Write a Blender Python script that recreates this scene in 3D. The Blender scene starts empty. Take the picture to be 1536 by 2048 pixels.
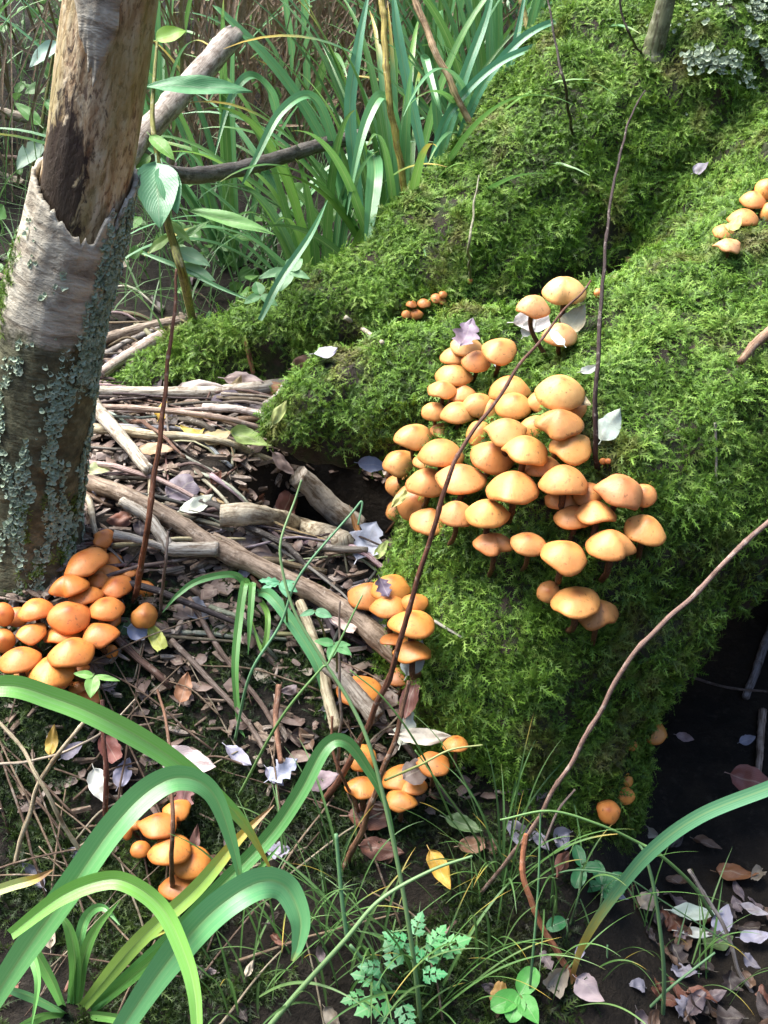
import bpy, bmesh, math, random
from mathutils import Vector, Matrix, Quaternion, noise
from mathutils.bvhtree import BVHTree

# ------------------------------------------------------------------ camera, sky, sun, exposure
S = bpy.context.scene
COL = S.collection
PITCH = math.radians(30.0)
CAM = Vector((0.0, 0.0, 1.0))
FPX = 2196.0                                   # focal length in photograph pixels (2048 high)
cam_data = bpy.data.cameras.new('camera')
cam = bpy.data.objects.new('camera', cam_data)
COL.objects.link(cam)
cam.location = CAM
cam.rotation_euler = (math.pi / 2 - PITCH, 0, 0)
cam_data.sensor_fit = 'VERTICAL'
cam_data.angle = 2 * math.atan(1024 / FPX)
cam_data.clip_start = 0.01
cam_data.clip_end = 200
S.camera = cam

SUN_EL, SUN_AZ = math.radians(62), math.radians(-66)      # azimuth from +Y, positive towards +X
sun_dir = Vector((math.sin(SUN_AZ) * math.cos(SUN_EL), math.cos(SUN_AZ) * math.cos(SUN_EL), math.sin(SUN_EL)))
W = bpy.data.worlds.new('World')
S.world = W
W.use_nodes = True
wn = W.node_tree
bg = wn.nodes['Background']
sky = wn.nodes.new('ShaderNodeTexSky')
sky.sky_type = 'NISHITA'
sky.sun_disc = False
sky.sun_elevation = SUN_EL
sky.sun_rotation = SUN_AZ
sky.air_density = 1.0
sky.dust_density = 2.0
sky.ozone_density = 1.0
wn.links.new(sky.outputs[0], bg.inputs[0])
bg.inputs[1].default_value = 0.05
sun_data = bpy.data.lights.new('sun', 'SUN')
sun_data.energy = 1.5
sun_data.angle = math.radians(45)
sun_data.color = (1.0, 0.97, 0.91)
sun = bpy.data.objects.new('sun', sun_data)
COL.objects.link(sun)
sun.rotation_euler = sun_dir.to_track_quat('Z', 'Y').to_euler()
sun.location = (0, 0, 6)
S.view_settings.view_transform = 'Standard'
S.view_settings.look = 'None'
S.view_settings.exposure = 3.1
S.view_settings.gamma = 1.0
S.cycles.use_denoising = True
S.cycles.max_bounces = 4
S.cycles.diffuse_bounces = 2
S.cycles.transparent_max_bounces = 4

# ------------------------------------------------------------------ helpers
RND = random.Random(7)
FWD = Vector((0, math.cos(PITCH), -math.sin(PITCH)))
UPV = Vector((0, math.sin(PITCH), math.cos(PITCH)))
RGT = Vector((1, 0, 0))


def P(u, v, t):
    """World point seen at photograph pixel (u, v) at depth t along the camera axis."""
    return CAM + t * (FWD + RGT * ((u - 768) / FPX) + UPV * ((1024 - v) / FPX))


def raydir(u, v):
    return (FWD + RGT * ((u - 768) / FPX) + UPV * ((1024 - v) / FPX)).normalized()


def depth_of(p):
    return (p - CAM).dot(FWD)


def fbm(p, octaves=4):
    s, a = 0.0, 0.5
    q = p.copy()
    for _ in range(octaves):
        s += a * noise.noise(q)
        q = q * 2.03
        a *= 0.5
    return s


def smooth(a, b, x):
    t = max(0.0, min(1.0, (x - a) / (b - a)))
    return t * t * (3 - 2 * t)


def lerp_table(tab, x):
    if x <= tab[0][0]:
        return tab[0][1]
    for (x0, y0), (x1, y1) in zip(tab, tab[1:]):
        if x <= x1:
            t = (x - x0) / (x1 - x0)
            return y0 + (y1 - y0) * t
    return tab[-1][1]


def mesh_from(name, verts, faces, uvs=None, mat=None, smooth_shade=True):
    me = bpy.data.meshes.new(name)
    me.from_pydata([tuple(v) for v in verts], [], faces)
    if uvs is not None:
        layer = me.uv_layers.new(name='UVMap')
        flat = []
        for f in faces:
            for i in f:
                flat.extend(uvs[i])
        layer.data.foreach_set('uv', flat)
    if smooth_shade and len(me.polygons):
        me.polygons.foreach_set('use_smooth', [True] * len(me.polygons))
    if mat:
        me.materials.append(mat)
    me.update()
    return me


def obj(name, data, parent=None, color=None):
    o = bpy.data.objects.new(name, data)
    COL.objects.link(o)
    if parent is not None:
        o.parent = parent
    if color is not None:
        o.color = color if len(color) == 4 else (*color, 1.0)
    return o


def tag(o, label, cat, group=None):
    o['label'] = label
    o['category'] = cat
    if group:
        o['group'] = group
    return o


def thing(name, label, cat, loc=(0, 0, 0), group=None):
    o = bpy.data.objects.new(name, None)
    COL.objects.link(o)
    o.empty_display_size = 0.01
    o.location = loc
    return tag(o, label, cat, group)


def child(name, data, parent, color=None):
    """Part whose mesh is already in world coordinates: keep it in place under the parent."""
    o = obj(name, data, parent, color)
    o.matrix_parent_inverse = Matrix.Translation(-Vector(parent.location))
    return o


def catmull(pts, n):
    """Resample a polyline of Vectors smoothly into n points."""
    if len(pts) == 2:
        return [pts[0].lerp(pts[1], i / (n - 1)) for i in range(n)]
    ext = [pts[0] * 2 - pts[1]] + list(pts) + [pts[-1] * 2 - pts[-2]]
    out = []
    m = len(pts) - 1
    for i in range(n):
        s = i / (n - 1) * m
        k = min(int(s), m - 1)
        t = s - k
        p0, p1, p2, p3 = ext[k], ext[k + 1], ext[k + 2], ext[k + 3]
        out.append(0.5 * ((2 * p1) + (p2 - p0) * t + (2 * p0 - 5 * p1 + 4 * p2 - p3) * t * t + (3 * p1 - p0 - 3 * p2 + p3) * t ** 3))
    return out


def tube(path, radii, seg=8, rough=0.0, seed=0, cap=True, hollow=False):
    """Tube along path; returns verts, faces, uvs. uv = (angle, metres along)."""
    verts, faces, uvs = [], [], []
    n = len(path)
    t0 = (path[1] - path[0]).normalized()
    side = t0.orthogonal().normalized()
    along = 0.0
    for i in range(n):
        a = path[max(0, i - 1)]
        b = path[min(n - 1, i + 1)]
        t = (b - a).normalized()
        side = (side - t * side.dot(t)).normalized()
        bi = t.cross(side)
        if i:
            along += (path[i] - path[i - 1]).length
        r = radii[i] if isinstance(radii, (list, tuple)) else radii
        for j in range(seg):
            an = 2 * math.pi * j / seg
            d = side * math.cos(an) + bi * math.sin(an)
            k = r
            if rough:
                q = path[i] + d * r
                k = r * (1 + rough * noise.noise(q * (0.55 / max(r, 1e-4)) + Vector((seed, 0, 0))) + rough * 0.5 * noise.noise(q * (1.7 / max(r, 1e-4)) + Vector((0, seed, 0))))
            verts.append(path[i] + d * k)
            uvs.append((j / seg, along))
    for i in range(n - 1):
        for j in range(seg):
            a = i * seg + j
            b = i * seg + (j + 1) % seg
            faces.append((a, b, b + seg, a + seg))
    if cap:
        faces.append(tuple(reversed(range(seg))))
        if not hollow:
            faces.append(tuple(range((n - 1) * seg, n * seg)))
        else:
            base = len(verts)
            c = path[-1]
            for j in range(seg):
                verts.append(c + (verts[(n - 1) * seg + j] - c) * 0.68)
                uvs.append((j / seg, along))
            t = (path[-1] - path[-2]).normalized()
            for j in range(seg):
                verts.append(verts[base + j] - t * 0.04)
                uvs.append((j / seg, along))
            for j in range(seg):
                k = (j + 1) % seg
                faces.append(((n - 1) * seg + j, (n - 1) * seg + k, base + k, base + j))
                faces.append((base + j, base + k, base + seg + k, base + seg + j))
            faces.append(tuple(range(base + seg, base + 2 * seg)))
    return verts, faces, uvs


def ribbon(path, widths, normal_hint, fold=0.18, twist=0.0, side_fixed=None):
    """Grass blade: three verts across (keeled); uv = (across, along 0..1)."""
    verts, faces, uvs = [], [], []
    n = len(path)
    for i in range(n):
        t = (path[min(n - 1, i + 1)] - path[max(0, i - 1)]).normalized()
        if side_fixed is not None:
            s = side_fixed - t * side_fixed.dot(t)
        else:
            s = t.cross(normal_hint)
        if s.length < 1e-4:
            s = t.orthogonal()
        s.normalize()
        if twist:
            s = Quaternion(t, twist * i / (n - 1)) @ s
        nn = s.cross(t).normalized()
        w = widths[i] * 0.5
        verts += [path[i] - s * w, path[i] - nn * (fold * w * 2), path[i] + s * w]
        f = i / (n - 1)
        uvs += [(0.0, f), (0.5, f), (1.0, f)]
    for i in range(n - 1):
        a = i * 3
        faces += [(a, a + 1, a + 4, a + 3), (a + 1, a + 2, a + 5, a + 4)]
    return verts, faces, uvs


class Bag:
    """Collects many pieces into one mesh."""
    def __init__(self):
        self.v, self.f, self.u = [], [], []

    def add(self, v, f, u):
        k = len(self.v)
        self.v += v
        self.f += [tuple(i + k for i in q) for q in f]
        self.u += u

    def mesh(self, name, mat, smooth_shade=True):
        return mesh_from(name, self.v, self.f, self.u, mat, smooth_shade)


# ------------------------------------------------------------------ materials
class NT:
    """Small node-tree writer."""
    def __init__(self, name):
        self.m = bpy.data.materials.new(name)
        self.m.use_nodes = True
        self.t = self.m.node_tree
        self.t.nodes.clear()
        self.out = self.t.nodes.new('ShaderNodeOutputMaterial')

    def n(self, kind, **kw):
        nd = self.t.nodes.new(kind)
        for k, v in kw.items():
            if k.startswith('i_'):
                nd.inputs[k[2:].replace('_', ' ')].default_value = v
            else:
                setattr(nd, k, v)
        return nd

    def l(self, a, b):
        self.t.links.new(a, b)

    def noise(self, vec, scale, detail=4, rough=0.55, dist=0.0):
        nd = self.n('ShaderNodeTexNoise')
        nd.inputs['Scale'].default_value = scale
        nd.inputs['Detail'].default_value = detail
        nd.inputs['Roughness'].default_value = rough
        nd.inputs['Distortion'].default_value = dist
        if vec is not None:
            self.l(vec, nd.inputs['Vector'])
        return nd.outputs['Fac']

    def ramp(self, fac, stops):
        nd = self.n('ShaderNodeValToRGB')
        el = nd.color_ramp.elements
        while len(el) < len(stops):
            el.new(0.5)
        for e, (p, c) in zip(el, stops):
            e.position = p
            e.color = (*c, 1) if len(c) == 3 else c
        self.l(fac, nd.inputs[0])
        return nd.outputs[0]

    def mix(self, fac, a, b, mode='MIX'):
        nd = self.n('ShaderNodeMix', data_type='RGBA', blend_type=mode)
        for k, x in ((0, fac), (6, a), (7, b)):
            if hasattr(x, 'node'):
                self.l(x, nd.inputs[k])
            else:
                nd.inputs[k].default_value = x if not isinstance(x, tuple) or len(x) == 4 else (*x, 1)
        return nd.outputs[2]

    def math(self, op, a, b=None, clamp=False):
        nd = self.n('ShaderNodeMath', operation=op, use_clamp=clamp)
        for k, x in ((0, a), (1, b)):
            if x is None:
                continue
            if hasattr(x, 'node'):
                self.l(x, nd.inputs[k])
            else:
                nd.inputs[k].default_value = x
        return nd.outputs[0]

    def mapping(self, vec, scale):
        nd = self.n('ShaderNodeMapping')
        nd.inputs['Scale'].default_value = scale
        self.l(vec, nd.inputs['Vector'])
        return nd.outputs[0]

    def uv(self):
        return self.n('ShaderNodeUVMap', uv_map='UVMap').outputs[0]

    def obcoord(self):
        return self.n('ShaderNodeTexCoord').outputs['Object']

    def pos(self):
        return self.n('ShaderNodeNewGeometry').outputs['Position']

    def finish(self, color, rough=0.6, bump=None, bump_str=0.3, bump_dist=0.002, transl=0.0, spec=0.5, transl_color=None, sss=0.0, sss_r=(0.004, 0.002, 0.001), coat=0.0):
        b = self.n('ShaderNodeBsdfPrincipled')
        if hasattr(color, 'node'):
            self.l(color, b.inputs['Base Color'])
        else:
            b.inputs['Base Color'].default_value = (*color, 1)
        if hasattr(rough, 'node'):
            self.l(rough, b.inputs['Roughness'])
        else:
            b.inputs['Roughness'].default_value = rough
        b.inputs['Specular IOR Level'].default_value = spec
        if sss:
            b.inputs['Subsurface Weight'].default_value = sss
            b.inputs['Subsurface Radius'].default_value = sss_r
            b.inputs['Subsurface Scale'].default_value = 1.0
        if coat:
            b.inputs['Coat Weight'].default_value = coat
            b.inputs['Coat Roughness'].default_value = 0.25
        if bump is not None:
            bn = self.n('ShaderNodeBump')
            bn.inputs['Strength'].default_value = bump_str
            bn.inputs['Distance'].default_value = bump_dist
            self.l(bump, bn.inputs['Height'])
            self.l(bn.outputs[0], b.inputs['Normal'])
        res = b.outputs[0]
        if transl:
            tr = self.n('ShaderNodeBsdfTranslucent')
            tc = transl_color if transl_color is not None else color
            if hasattr(tc, 'node'):
                self.l(tc, tr.inputs[0])
            else:
                tr.inputs[0].default_value = (*tc, 1)
            mx = self.n('ShaderNodeMixShader')
            mx.inputs[0].default_value = transl
            self.l(res, mx.inputs[1])
            self.l(tr.outputs[0], mx.inputs[2])
            res = mx.outputs[0]
        self.l(res, self.out.inputs[0])
        return self.m


def mat_soil():
    k = NT('soil')
    p = k.pos()
    c = k.ramp(k.noise(p, 14, 8, 0.65), [(0.3, (0.006, 0.005, 0.0035)), (0.5, (0.014, 0.010, 0.0065)), (0.75, (0.032, 0.023, 0.014))])
    g = k.ramp(k.noise(p, 70, 4, 0.7), [(0.55, (0, 0, 0)), (0.75, (1, 1, 1))])
    c = k.mix(g, c, (0.045, 0.036, 0.026))
    b = k.noise(p, 90, 6, 0.7)
    return k.finish(c, 0.85, b, 0.9, 0.01, spec=0.3)


def mat_bark_tree():
    k = NT('dark_root_bark')
    p = k.pos()
    c = k.ramp(k.noise(p, 22, 8, 0.65, 0.4), [(0.25, (0.010, 0.008, 0.006)), (0.5, (0.035, 0.026, 0.018)), (0.75, (0.085, 0.063, 0.042))])
    m = k.ramp(k.noise(p, 35, 5, 0.6), [(0.45, (0, 0, 0)), (0.62, (1, 1, 1))])
    c = k.mix(m, c, (0.030, 0.045, 0.012))
    b = k.noise(k.mapping(p, (60, 60, 18)), 1.0, 6, 0.7, 0.6)
    return k.finish(c, 0.8, b, 1.0, 0.012, spec=0.3)


def mat_moss(name, stops, brown, brown_amt):
    k = NT(name)
    oi = k.n('ShaderNodeObjectInfo')
    p = k.pos()
    patch = k.noise(p, 7.0, 3, 0.5)
    f = k.math('ADD', k.math('MULTIPLY', oi.outputs['Random'], 0.55), k.math('MULTIPLY', patch, 0.65))
    f = k.math('SUBTRACT', f, 0.12)
    c = k.ramp(f, stops)
    bp = k.ramp(k.noise(p, 11.0, 4, 0.6), [(0.56, (0, 0, 0)), (0.70, (1, 1, 1))])
    bf = k.math('MULTIPLY', bp, brown_amt)
    c = k.mix(bf, c, brown)
    # paler young tips; frond bases painted dark for the shaded gaps between them
    tip = k.n('ShaderNodeSeparateXYZ')
    k.l(k.uv(), tip.inputs[0])
    c2 = k.mix(1.0, c, (0.22, 0.20, 0.16), 'MULTIPLY')
    c = k.mix(tip.outputs[1], c2, c)
    return k.finish(c, 0.55, transl=0.35, spec=0.35)


def mat_blade(name='sedge_blade', rough=0.33, transl=0.28):
    k = NT(name)
    oi = k.n('ShaderNodeObjectInfo')
    uv = k.uv()
    sx = k.n('ShaderNodeSeparateXYZ')
    k.l(uv, sx.inputs[0])
    across = k.math('ABSOLUTE', k.math('SUBTRACT', sx.outputs[0], 0.5))
    rib = k.math('SUBTRACT', 1.0, k.math('MULTIPLY', across, 9.0), True)
    veins = k.noise(k.mapping(uv, (26, 0.8, 1)), 1.0, 3, 0.6)
    c = oi.outputs['Color']
    c = k.mix(k.math('MULTIPLY', k.math('SUBTRACT', veins, 0.40, True), 1.5, True), c, (0.30, 0.50, 0.22))
    c = k.mix(k.math('MULTIPLY', rib, 0.45), c, (0.30, 0.42, 0.16))
    # withered yellow tip; how far it reaches is kept in the object's alpha
    yl = k.math('MULTIPLY', k.math('SUBTRACT', k.math('ADD', sx.outputs[1], k.math('MULTIPLY', k.noise(k.mapping(uv, (3, 14, 1)), 1.0, 3), 0.25)), k.math('SUBTRACT', 1.2, oi.outputs['Alpha'])), 5.0, True)
    c = k.mix(yl, c, (0.50, 0.36, 0.06))
    yt = k.math('MULTIPLY', k.math('SUBTRACT', sx.outputs[1], k.math('SUBTRACT', 1.30, oi.outputs['Alpha'])), 9.0, True)
    c = k.mix(yt, c, (0.30, 0.17, 0.07))
    return k.finish(c, rough, veins, 0.3, 0.001, transl=transl, spec=0.55)


def mat_leaf(name='fallen_leaf', rough=0.5, transl=0.18, spots=0.5):
    k = NT(name)
    oi = k.n('ShaderNodeObjectInfo')
    uv = k.uv()
    sx = k.n('ShaderNodeSeparateXYZ')
    k.l(uv, sx.inputs[0])
    across = k.math('ABSOLUTE', k.math('SUBTRACT', sx.outputs[0], 0.5))
    rib = k.math('SUBTRACT', 1.0, k.math('MULTIPLY', across, 22.0), True)
    # side veins: bands slanting away from the midrib
    ph = k.math('SUBTRACT', k.math('MULTIPLY', sx.outputs[1], 46.0), k.math('MULTIPLY', across, 40.0))
    sv = k.math('POWER', k.math('ABSOLUTE', k.math('SINE', ph)), 12.0)
    o = k.obcoord()
    blot = k.noise(k.mapping(o, (1, 1, 1)), 90, 4, 0.65)
    wv = k.n('ShaderNodeVectorMath', operation='ADD')
    k.l(o, wv.inputs[0])
    k.l(oi.outputs['Random'], wv.inputs[1])
    blot2 = k.noise(wv.outputs[0], 55, 3, 0.6)
    c = oi.outputs['Color']
    dark = k.mix(1.0, c, (0.45, 0.36, 0.30), 'MULTIPLY')
    c = k.mix(k.math('MULTIPLY', k.ramp(blot2, [(0.5, (0, 0, 0)), (0.66, (1, 1, 1))]), spots), c, dark)
    light = k.mix(0.4, c, (0.6, 0.55, 0.42))
    c = k.mix(k.math('MULTIPLY', k.math('MAXIMUM', rib, k.math('MULTIPLY', sv, 0.22)), 0.6), c, light)
    return k.finish(c, rough, k.math('ADD', blot, k.math('MULTIPLY', sv, 0.2)), 0.4, 0.002, transl=transl, spec=0.5)


def mat_stick(name='dead_stick'):
    k = NT(name)
    oi = k.n('ShaderNodeObjectInfo')
    uv = k.uv()
    p = k.pos()
    c = oi.outputs['Color']
    st = k.noise(k.mapping(uv, (14, 30, 1)), 1.0, 6, 0.7, 0.4)
    pt = k.noise(p, 55, 6, 0.7)
    dark = k.mix(1.0, c, (0.28, 0.22, 0.17), 'MULTIPLY')
    c1 = k.mix(k.ramp(st, [(0.38, (1, 1, 1)), (0.54, (0, 0, 0))]), c, dark)
    c1 = k.mix(k.ramp(pt, [(0.5, (0, 0, 0)), (0.68, (0.85, 0.85, 0.85))]), c1, dark)
    pale = k.mix(0.5, c, (0.55, 0.50, 0.42))
    c1 = k.mix(k.ramp(k.noise(p, 120, 3, 0.6), [(0.58, (0, 0, 0)), (0.7, (0.6, 0.6, 0.6))]), c1, pale)
    return k.finish(c1, 0.62, k.math('ADD', st, pt), 0.6, 0.003, spec=0.4)


def mat_cap():
    k = NT('mushroom_cap')
    oi = k.n('ShaderNodeObjectInfo')
    uv = k.uv()
    sx = k.n('ShaderNodeSeparateXYZ')
    k.l(uv, sx.inputs[0])
    o = k.obcoord()
    wv = k.n('ShaderNodeVectorMath', operation='ADD')
    k.l(o, wv.inputs[0])
    k.l(oi.outputs['Random'], wv.inputs[1])
    w = k.noise(wv.outputs[0], 70, 4, 0.6)
    r = k.math('ADD', sx.outputs[0], k.math('MULTIPLY', k.math('SUBTRACT', w, 0.5), 0.30))
    c = k.ramp(r, [(0.0, (0.36, 0.105, 0.022)), (0.13, (0.46, 0.150, 0.034)), (0.34, (0.60, 0.245, 0.060)), (0.72, (0.64, 0.285, 0.082)), (0.93, (0.58, 0.24, 0.062)), (1.0, (0.44, 0.16, 0.036))])
    hy = k.ramp(k.noise(wv.outputs[0], 32, 3, 0.55), [(0.48, (0, 0, 0)), (0.66, (0.55, 0.55, 0.55))])
    c = k.mix(hy, c, (0.46, 0.165, 0.040))
    c = k.mix(1.0, c, oi.outputs['Color'], 'MULTIPLY')
    sp = k.ramp(k.noise(wv.outputs[0], 210, 4, 0.6), [(0.60, (0, 0, 0)), (0.70, (0.75, 0.75, 0.75))])
    c = k.mix(sp, c, (0.20, 0.075, 0.025))
    fine = k.noise(k.mapping(uv, (3, 60, 1)), 1.0, 3, 0.6)
    ro = k.math('ADD', 0.40, k.math('MULTIPLY', w, 0.28))
    return k.finish(c, ro, k.math('ADD', fine, k.math('MULTIPLY', w, 1.5)), 0.22, 0.002, spec=0.5, sss=0.12, sss_r=(0.006, 0.0025, 0.001), coat=0.12)


def mat_gills():
    k = NT('mushroom_gills')
    uv = k.uv()
    sx = k.n('ShaderNodeSeparateXYZ')
    k.l(uv, sx.inputs[0])
    g = k.math('ABSOLUTE', k.math('SINE', k.math('MULTIPLY', sx.outputs[1], 150.0)))
    c = k.ramp(g, [(0.0, (0.14, 0.06, 0.02)), (0.7, (0.42, 0.24, 0.10))])
    return k.finish(c, 0.7, g, 0.8, 0.002, spec=0.3)


def mat_stem():
    k = NT('mushroom_stem')
    uv = k.uv()
    sx = k.n('ShaderNodeSeparateXYZ')
    k.l(uv, sx.inputs[0])
    w = k.noise(k.mapping(uv, (8, 260, 1)), 1.0, 4, 0.6)
    c = k.ramp(w, [(0.3, (0.030, 0.013, 0.007)), (0.55, (0.10, 0.042, 0.018)), (0.75, (0.26, 0.13, 0.055))])
    return k.finish(c, 0.6, w, 0.6, 0.002, spec=0.35)


def mat_wood():
    """Bare wood of the dead pole, streaked along the grain. uv = (angle, metres)."""
    k = NT('bare_wood')
    uv = k.uv()
    sx = k.n('ShaderNodeSeparateXYZ')
    k.l(uv, sx.inputs[0])
    st = k.noise(k.mapping(uv, (22, 26, 1)), 1.0, 8, 0.66, 0.5)
    st2 = k.noise(k.mapping(uv, (60, 90, 1)), 1.0, 5, 0.65, 0.4)
    c = k.ramp(st, [(0.26, (0.13, 0.065, 0.032)), (0.40, (0.32, 0.20, 0.10)), (0.52, (0.50, 0.38, 0.23)), (0.70, (0.66, 0.57, 0.42))])
    c = k.mix(k.ramp(st2, [(0.38, (0.8, 0.8, 0.8)), (0.50, (0, 0, 0))]), c, (0.095, 0.040, 0.020))
    # olive algae tint in a broad patch
    al = k.ramp(k.noise(k.mapping(uv, (5, 5, 1)), 1.3, 3, 0.5), [(0.46, (0, 0, 0)), (0.6, (0.55, 0.55, 0.55))])
    c = k.mix(al, c, (0.24, 0.21, 0.07))
    # damp dark rot in its own attribute (a stain above the torn bark)
    at = k.n('ShaderNodeAttribute', attribute_name='stain')
    ds = k.math('ADD', at.outputs['Fac'], k.math('MULTIPLY', k.math('SUBTRACT', k.noise(k.mapping(uv, (26, 40, 1)), 1.0, 7, 0.68, 0.6), 0.5), 2.4))
    c = k.mix(k.ramp(ds, [(0.40, (0, 0, 0)), (0.62, (0.94, 0.94, 0.94))]), c, (0.022, 0.012, 0.009))
    return k.finish(c, 0.6, k.math('ADD', st, st2), 0.7, 0.003, spec=0.35)


def mat_bark():
    k = NT('pale_grey_bark')
    uv = k.uv()
    sx = k.n('ShaderNodeSeparateXYZ')
    k.l(uv, sx.inputs[0])
    p = k.pos()
    h = k.noise(k.mapping(uv, (7, 75, 1)), 1.0, 6, 0.65, 0.4)
    b = k.noise(p, 28, 6, 0.65)
    c = k.ramp(h, [(0.30, (0.09, 0.068, 0.045)), (0.43, (0.28, 0.24, 0.18)), (0.58, (0.46, 0.42, 0.33)), (0.78, (0.60, 0.57, 0.47))])
    # lower bark is older: dark, green with algae (height as the bark's own wear)
    at = k.n('ShaderNodeAttribute', attribute_name='stain')
    f = k.math('ADD', at.outputs['Fac'], k.math('MULTIPLY', k.math('SUBTRACT', b, 0.5), 1.6))
    dk = k.ramp(k.noise(p, 60, 6, 0.7), [(0.3, (0.026, 0.025, 0.015)), (0.5, (0.085, 0.083, 0.045)), (0.7, (0.20, 0.19, 0.11))])
    c = k.mix(k.ramp(f, [(0.35, (0, 0, 0)), (0.6, (1, 1, 1))]), c, dk)
    return k.finish(c, 0.75, k.math('ADD', h, b), 0.9, 0.005, spec=0.3)


def mat_lichen():
    k = NT('lichen')
    p = k.pos()
    uv = k.uv()
    c = k.ramp(k.noise(p, 85, 5, 0.65), [(0.30, (0.26, 0.31, 0.21)), (0.5, (0.47, 0.55, 0.43)), (0.7, (0.66, 0.72, 0.60))])
    sx = k.n('ShaderNodeSeparateXYZ')
    k.l(uv, sx.inputs[0])
    c = k.mix(k.math('MULTIPLY', sx.outputs[0], 0.45), k.mix(1.0, c, (0.55, 0.6, 0.5), 'MULTIPLY'), c)
    return k.finish(c, 0.8, k.noise(p, 300, 3), 0.5, 0.001, spec=0.2, transl=0.1)


M = dict(soil=mat_soil(), root=mat_bark_tree(), blade=mat_blade(), grass=mat_blade('grass_blade', 0.45, 0.3), leaf=mat_leaf(),
         green=mat_leaf('green_leaf', 0.38, 0.3, 0.12), stick=mat_stick(), cap=mat_cap(), gills=mat_gills(), stem=mat_stem(), wood=mat_wood(),
         bark=mat_bark(), lichen=mat_lichen(),
         moss=mat_moss('tree_moss', [(0.10, (0.040, 0.078, 0.010)), (0.34, (0.110, 0.235, 0.026)), (0.58, (0.225, 0.430, 0.052)), (0.90, (0.44, 0.62, 0.14))], (0.26, 0.20, 0.075), 0.7),
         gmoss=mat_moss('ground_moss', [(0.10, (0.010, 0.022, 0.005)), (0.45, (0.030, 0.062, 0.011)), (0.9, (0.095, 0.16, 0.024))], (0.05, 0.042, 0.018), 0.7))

# ------------------------------------------------------------------ the ground
LEFT = [(-8.0, 4.2), (-3.5, 2.3), (-1.2, 0.35), (-0.3, 0.0), (0.4, 0.0), (0.55, 0.015), (0.66, 0.06), (0.783, 0.158), (0.925, 0.267), (1.06, 0.335), (1.25, 0.366), (1.6, 0.374), (1.9, 0.44), (2.7, 0.78), (3.6, 1.12), (6.0, 1.7), (30, 5.0)]  # includes an unseen bank behind the camera, added to block low sky light
RIGHT = [(-8.0, 4.2), (-3.5, 2.3), (-1.2, 0.35), (-0.3, 0.0), (0.4, -0.01), (0.7, 0.0), (0.95, 0.0), (1.2, 0.01), (1.5, 0.08), (1.75, 0.36), (1.9, 0.46), (2.7, 0.80), (3.6, 1.12), (6.0, 1.7), (30, 5.0)]  # same added light-blocking bank behind the camera


def soft(tab, y):
    return (lerp_table(tab, y - 0.05) + lerp_table(tab, y) * 2 + lerp_table(tab, y + 0.05)) / 4


def ground_z(x, y):
    f = smooth(0.13, 0.34, x)
    z = soft(LEFT, y) * (1 - f) + soft(RIGHT, y) * f
    near = 1 - smooth(4, 8, abs(y) + abs(x))
    z += near * (0.030 * fbm(Vector((x * 5, y * 5, 0.3)), 4) + 0.010 * fbm(Vector((x * 26, y * 26, 2.0)), 3))
    z += 0.45 * max(0.0, abs(x) - 1.6) * smooth(1.6, 3.0, abs(x))      # unseen sides raised to cut low sky light
    # hollow under the short root
    d2 = ((x + 0.04) / 0.105) ** 2 + ((y - 1.20) / 0.095) ** 2
    z -= 0.26 * math.exp(-d2 * d2)
    # mound that carries the dead pole
    z += 0.03 * math.exp(-(((x + 0.41) / 0.13) ** 2 + ((y - 1.02) / 0.12) ** 2))
    return z


def axis_steps(a, b, fine0, fine1, step, coarse):
    out = [a]
    x = a
    while x < b:
        if fine0 <= x < fine1:
            x += step
        else:
            d = fine0 - x if x < fine0 else x - fine1
            x += max(step, min(coarse, step + d * 0.25))
            if out[-1] < fine0 < x:
                x = fine0
        out.append(x)
    return out


gx = axis_steps(-25, 25, -0.75, 0.85, 0.012, 3)
gy = axis_steps(-8, 30, 0.45, 2.3, 0.012, 3)
gv = [Vector((x, y, ground_z(x, y))) for y in gy for x in gx]
nx = len(gx)
gf = [(j * nx + i, j * nx + i + 1, (j + 1) * nx + i + 1, (j + 1) * nx + i) for j in range(len(gy) - 1) for i in range(nx - 1)]
ground = obj('ground', mesh_from('ground', gv, gf, None, M['soil']))
ground['kind'] = 'structure'
GROUND_BVH = BVHTree.FromPolygons(gv, gf)

# ------------------------------------------------------------------ the big mossy tree base


def capsule_chain(bag, chain, seg=20):
    pts = [Vector(c[:3]) for c in chain]
    m = (len(pts) - 1) * 8 + 1
    path = catmull(pts, m)
    rad = [c.x for c in catmull([Vector((c[3], 0, 0)) for c in chain], m)]
    # rounded ends
    t0 = (path[0] - path[1]).normalized()
    t1 = (path[-1] - path[-2]).normalized()
    pre = [(path[0] + t0 * rad[0] * s, rad[0] * math.sqrt(max(0.0, 1 - s * s)) + 0.001) for s in (0.98, 0.85, 0.6, 0.3)]
    post = [(path[-1] + t1 * rad[-1] * s, rad[-1] * math.sqrt(max(0.0, 1 - s * s)) + 0.001) for s in (0.3, 0.6, 0.85, 0.98)]
    path = [p for p, _ in pre] + path + [p for p, _ in post]
    rad = [r for _, r in pre] + rad + [r for _, r in post]
    v, f, u = tube(path, rad, seg)
    bag.add(v, f, u)


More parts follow.
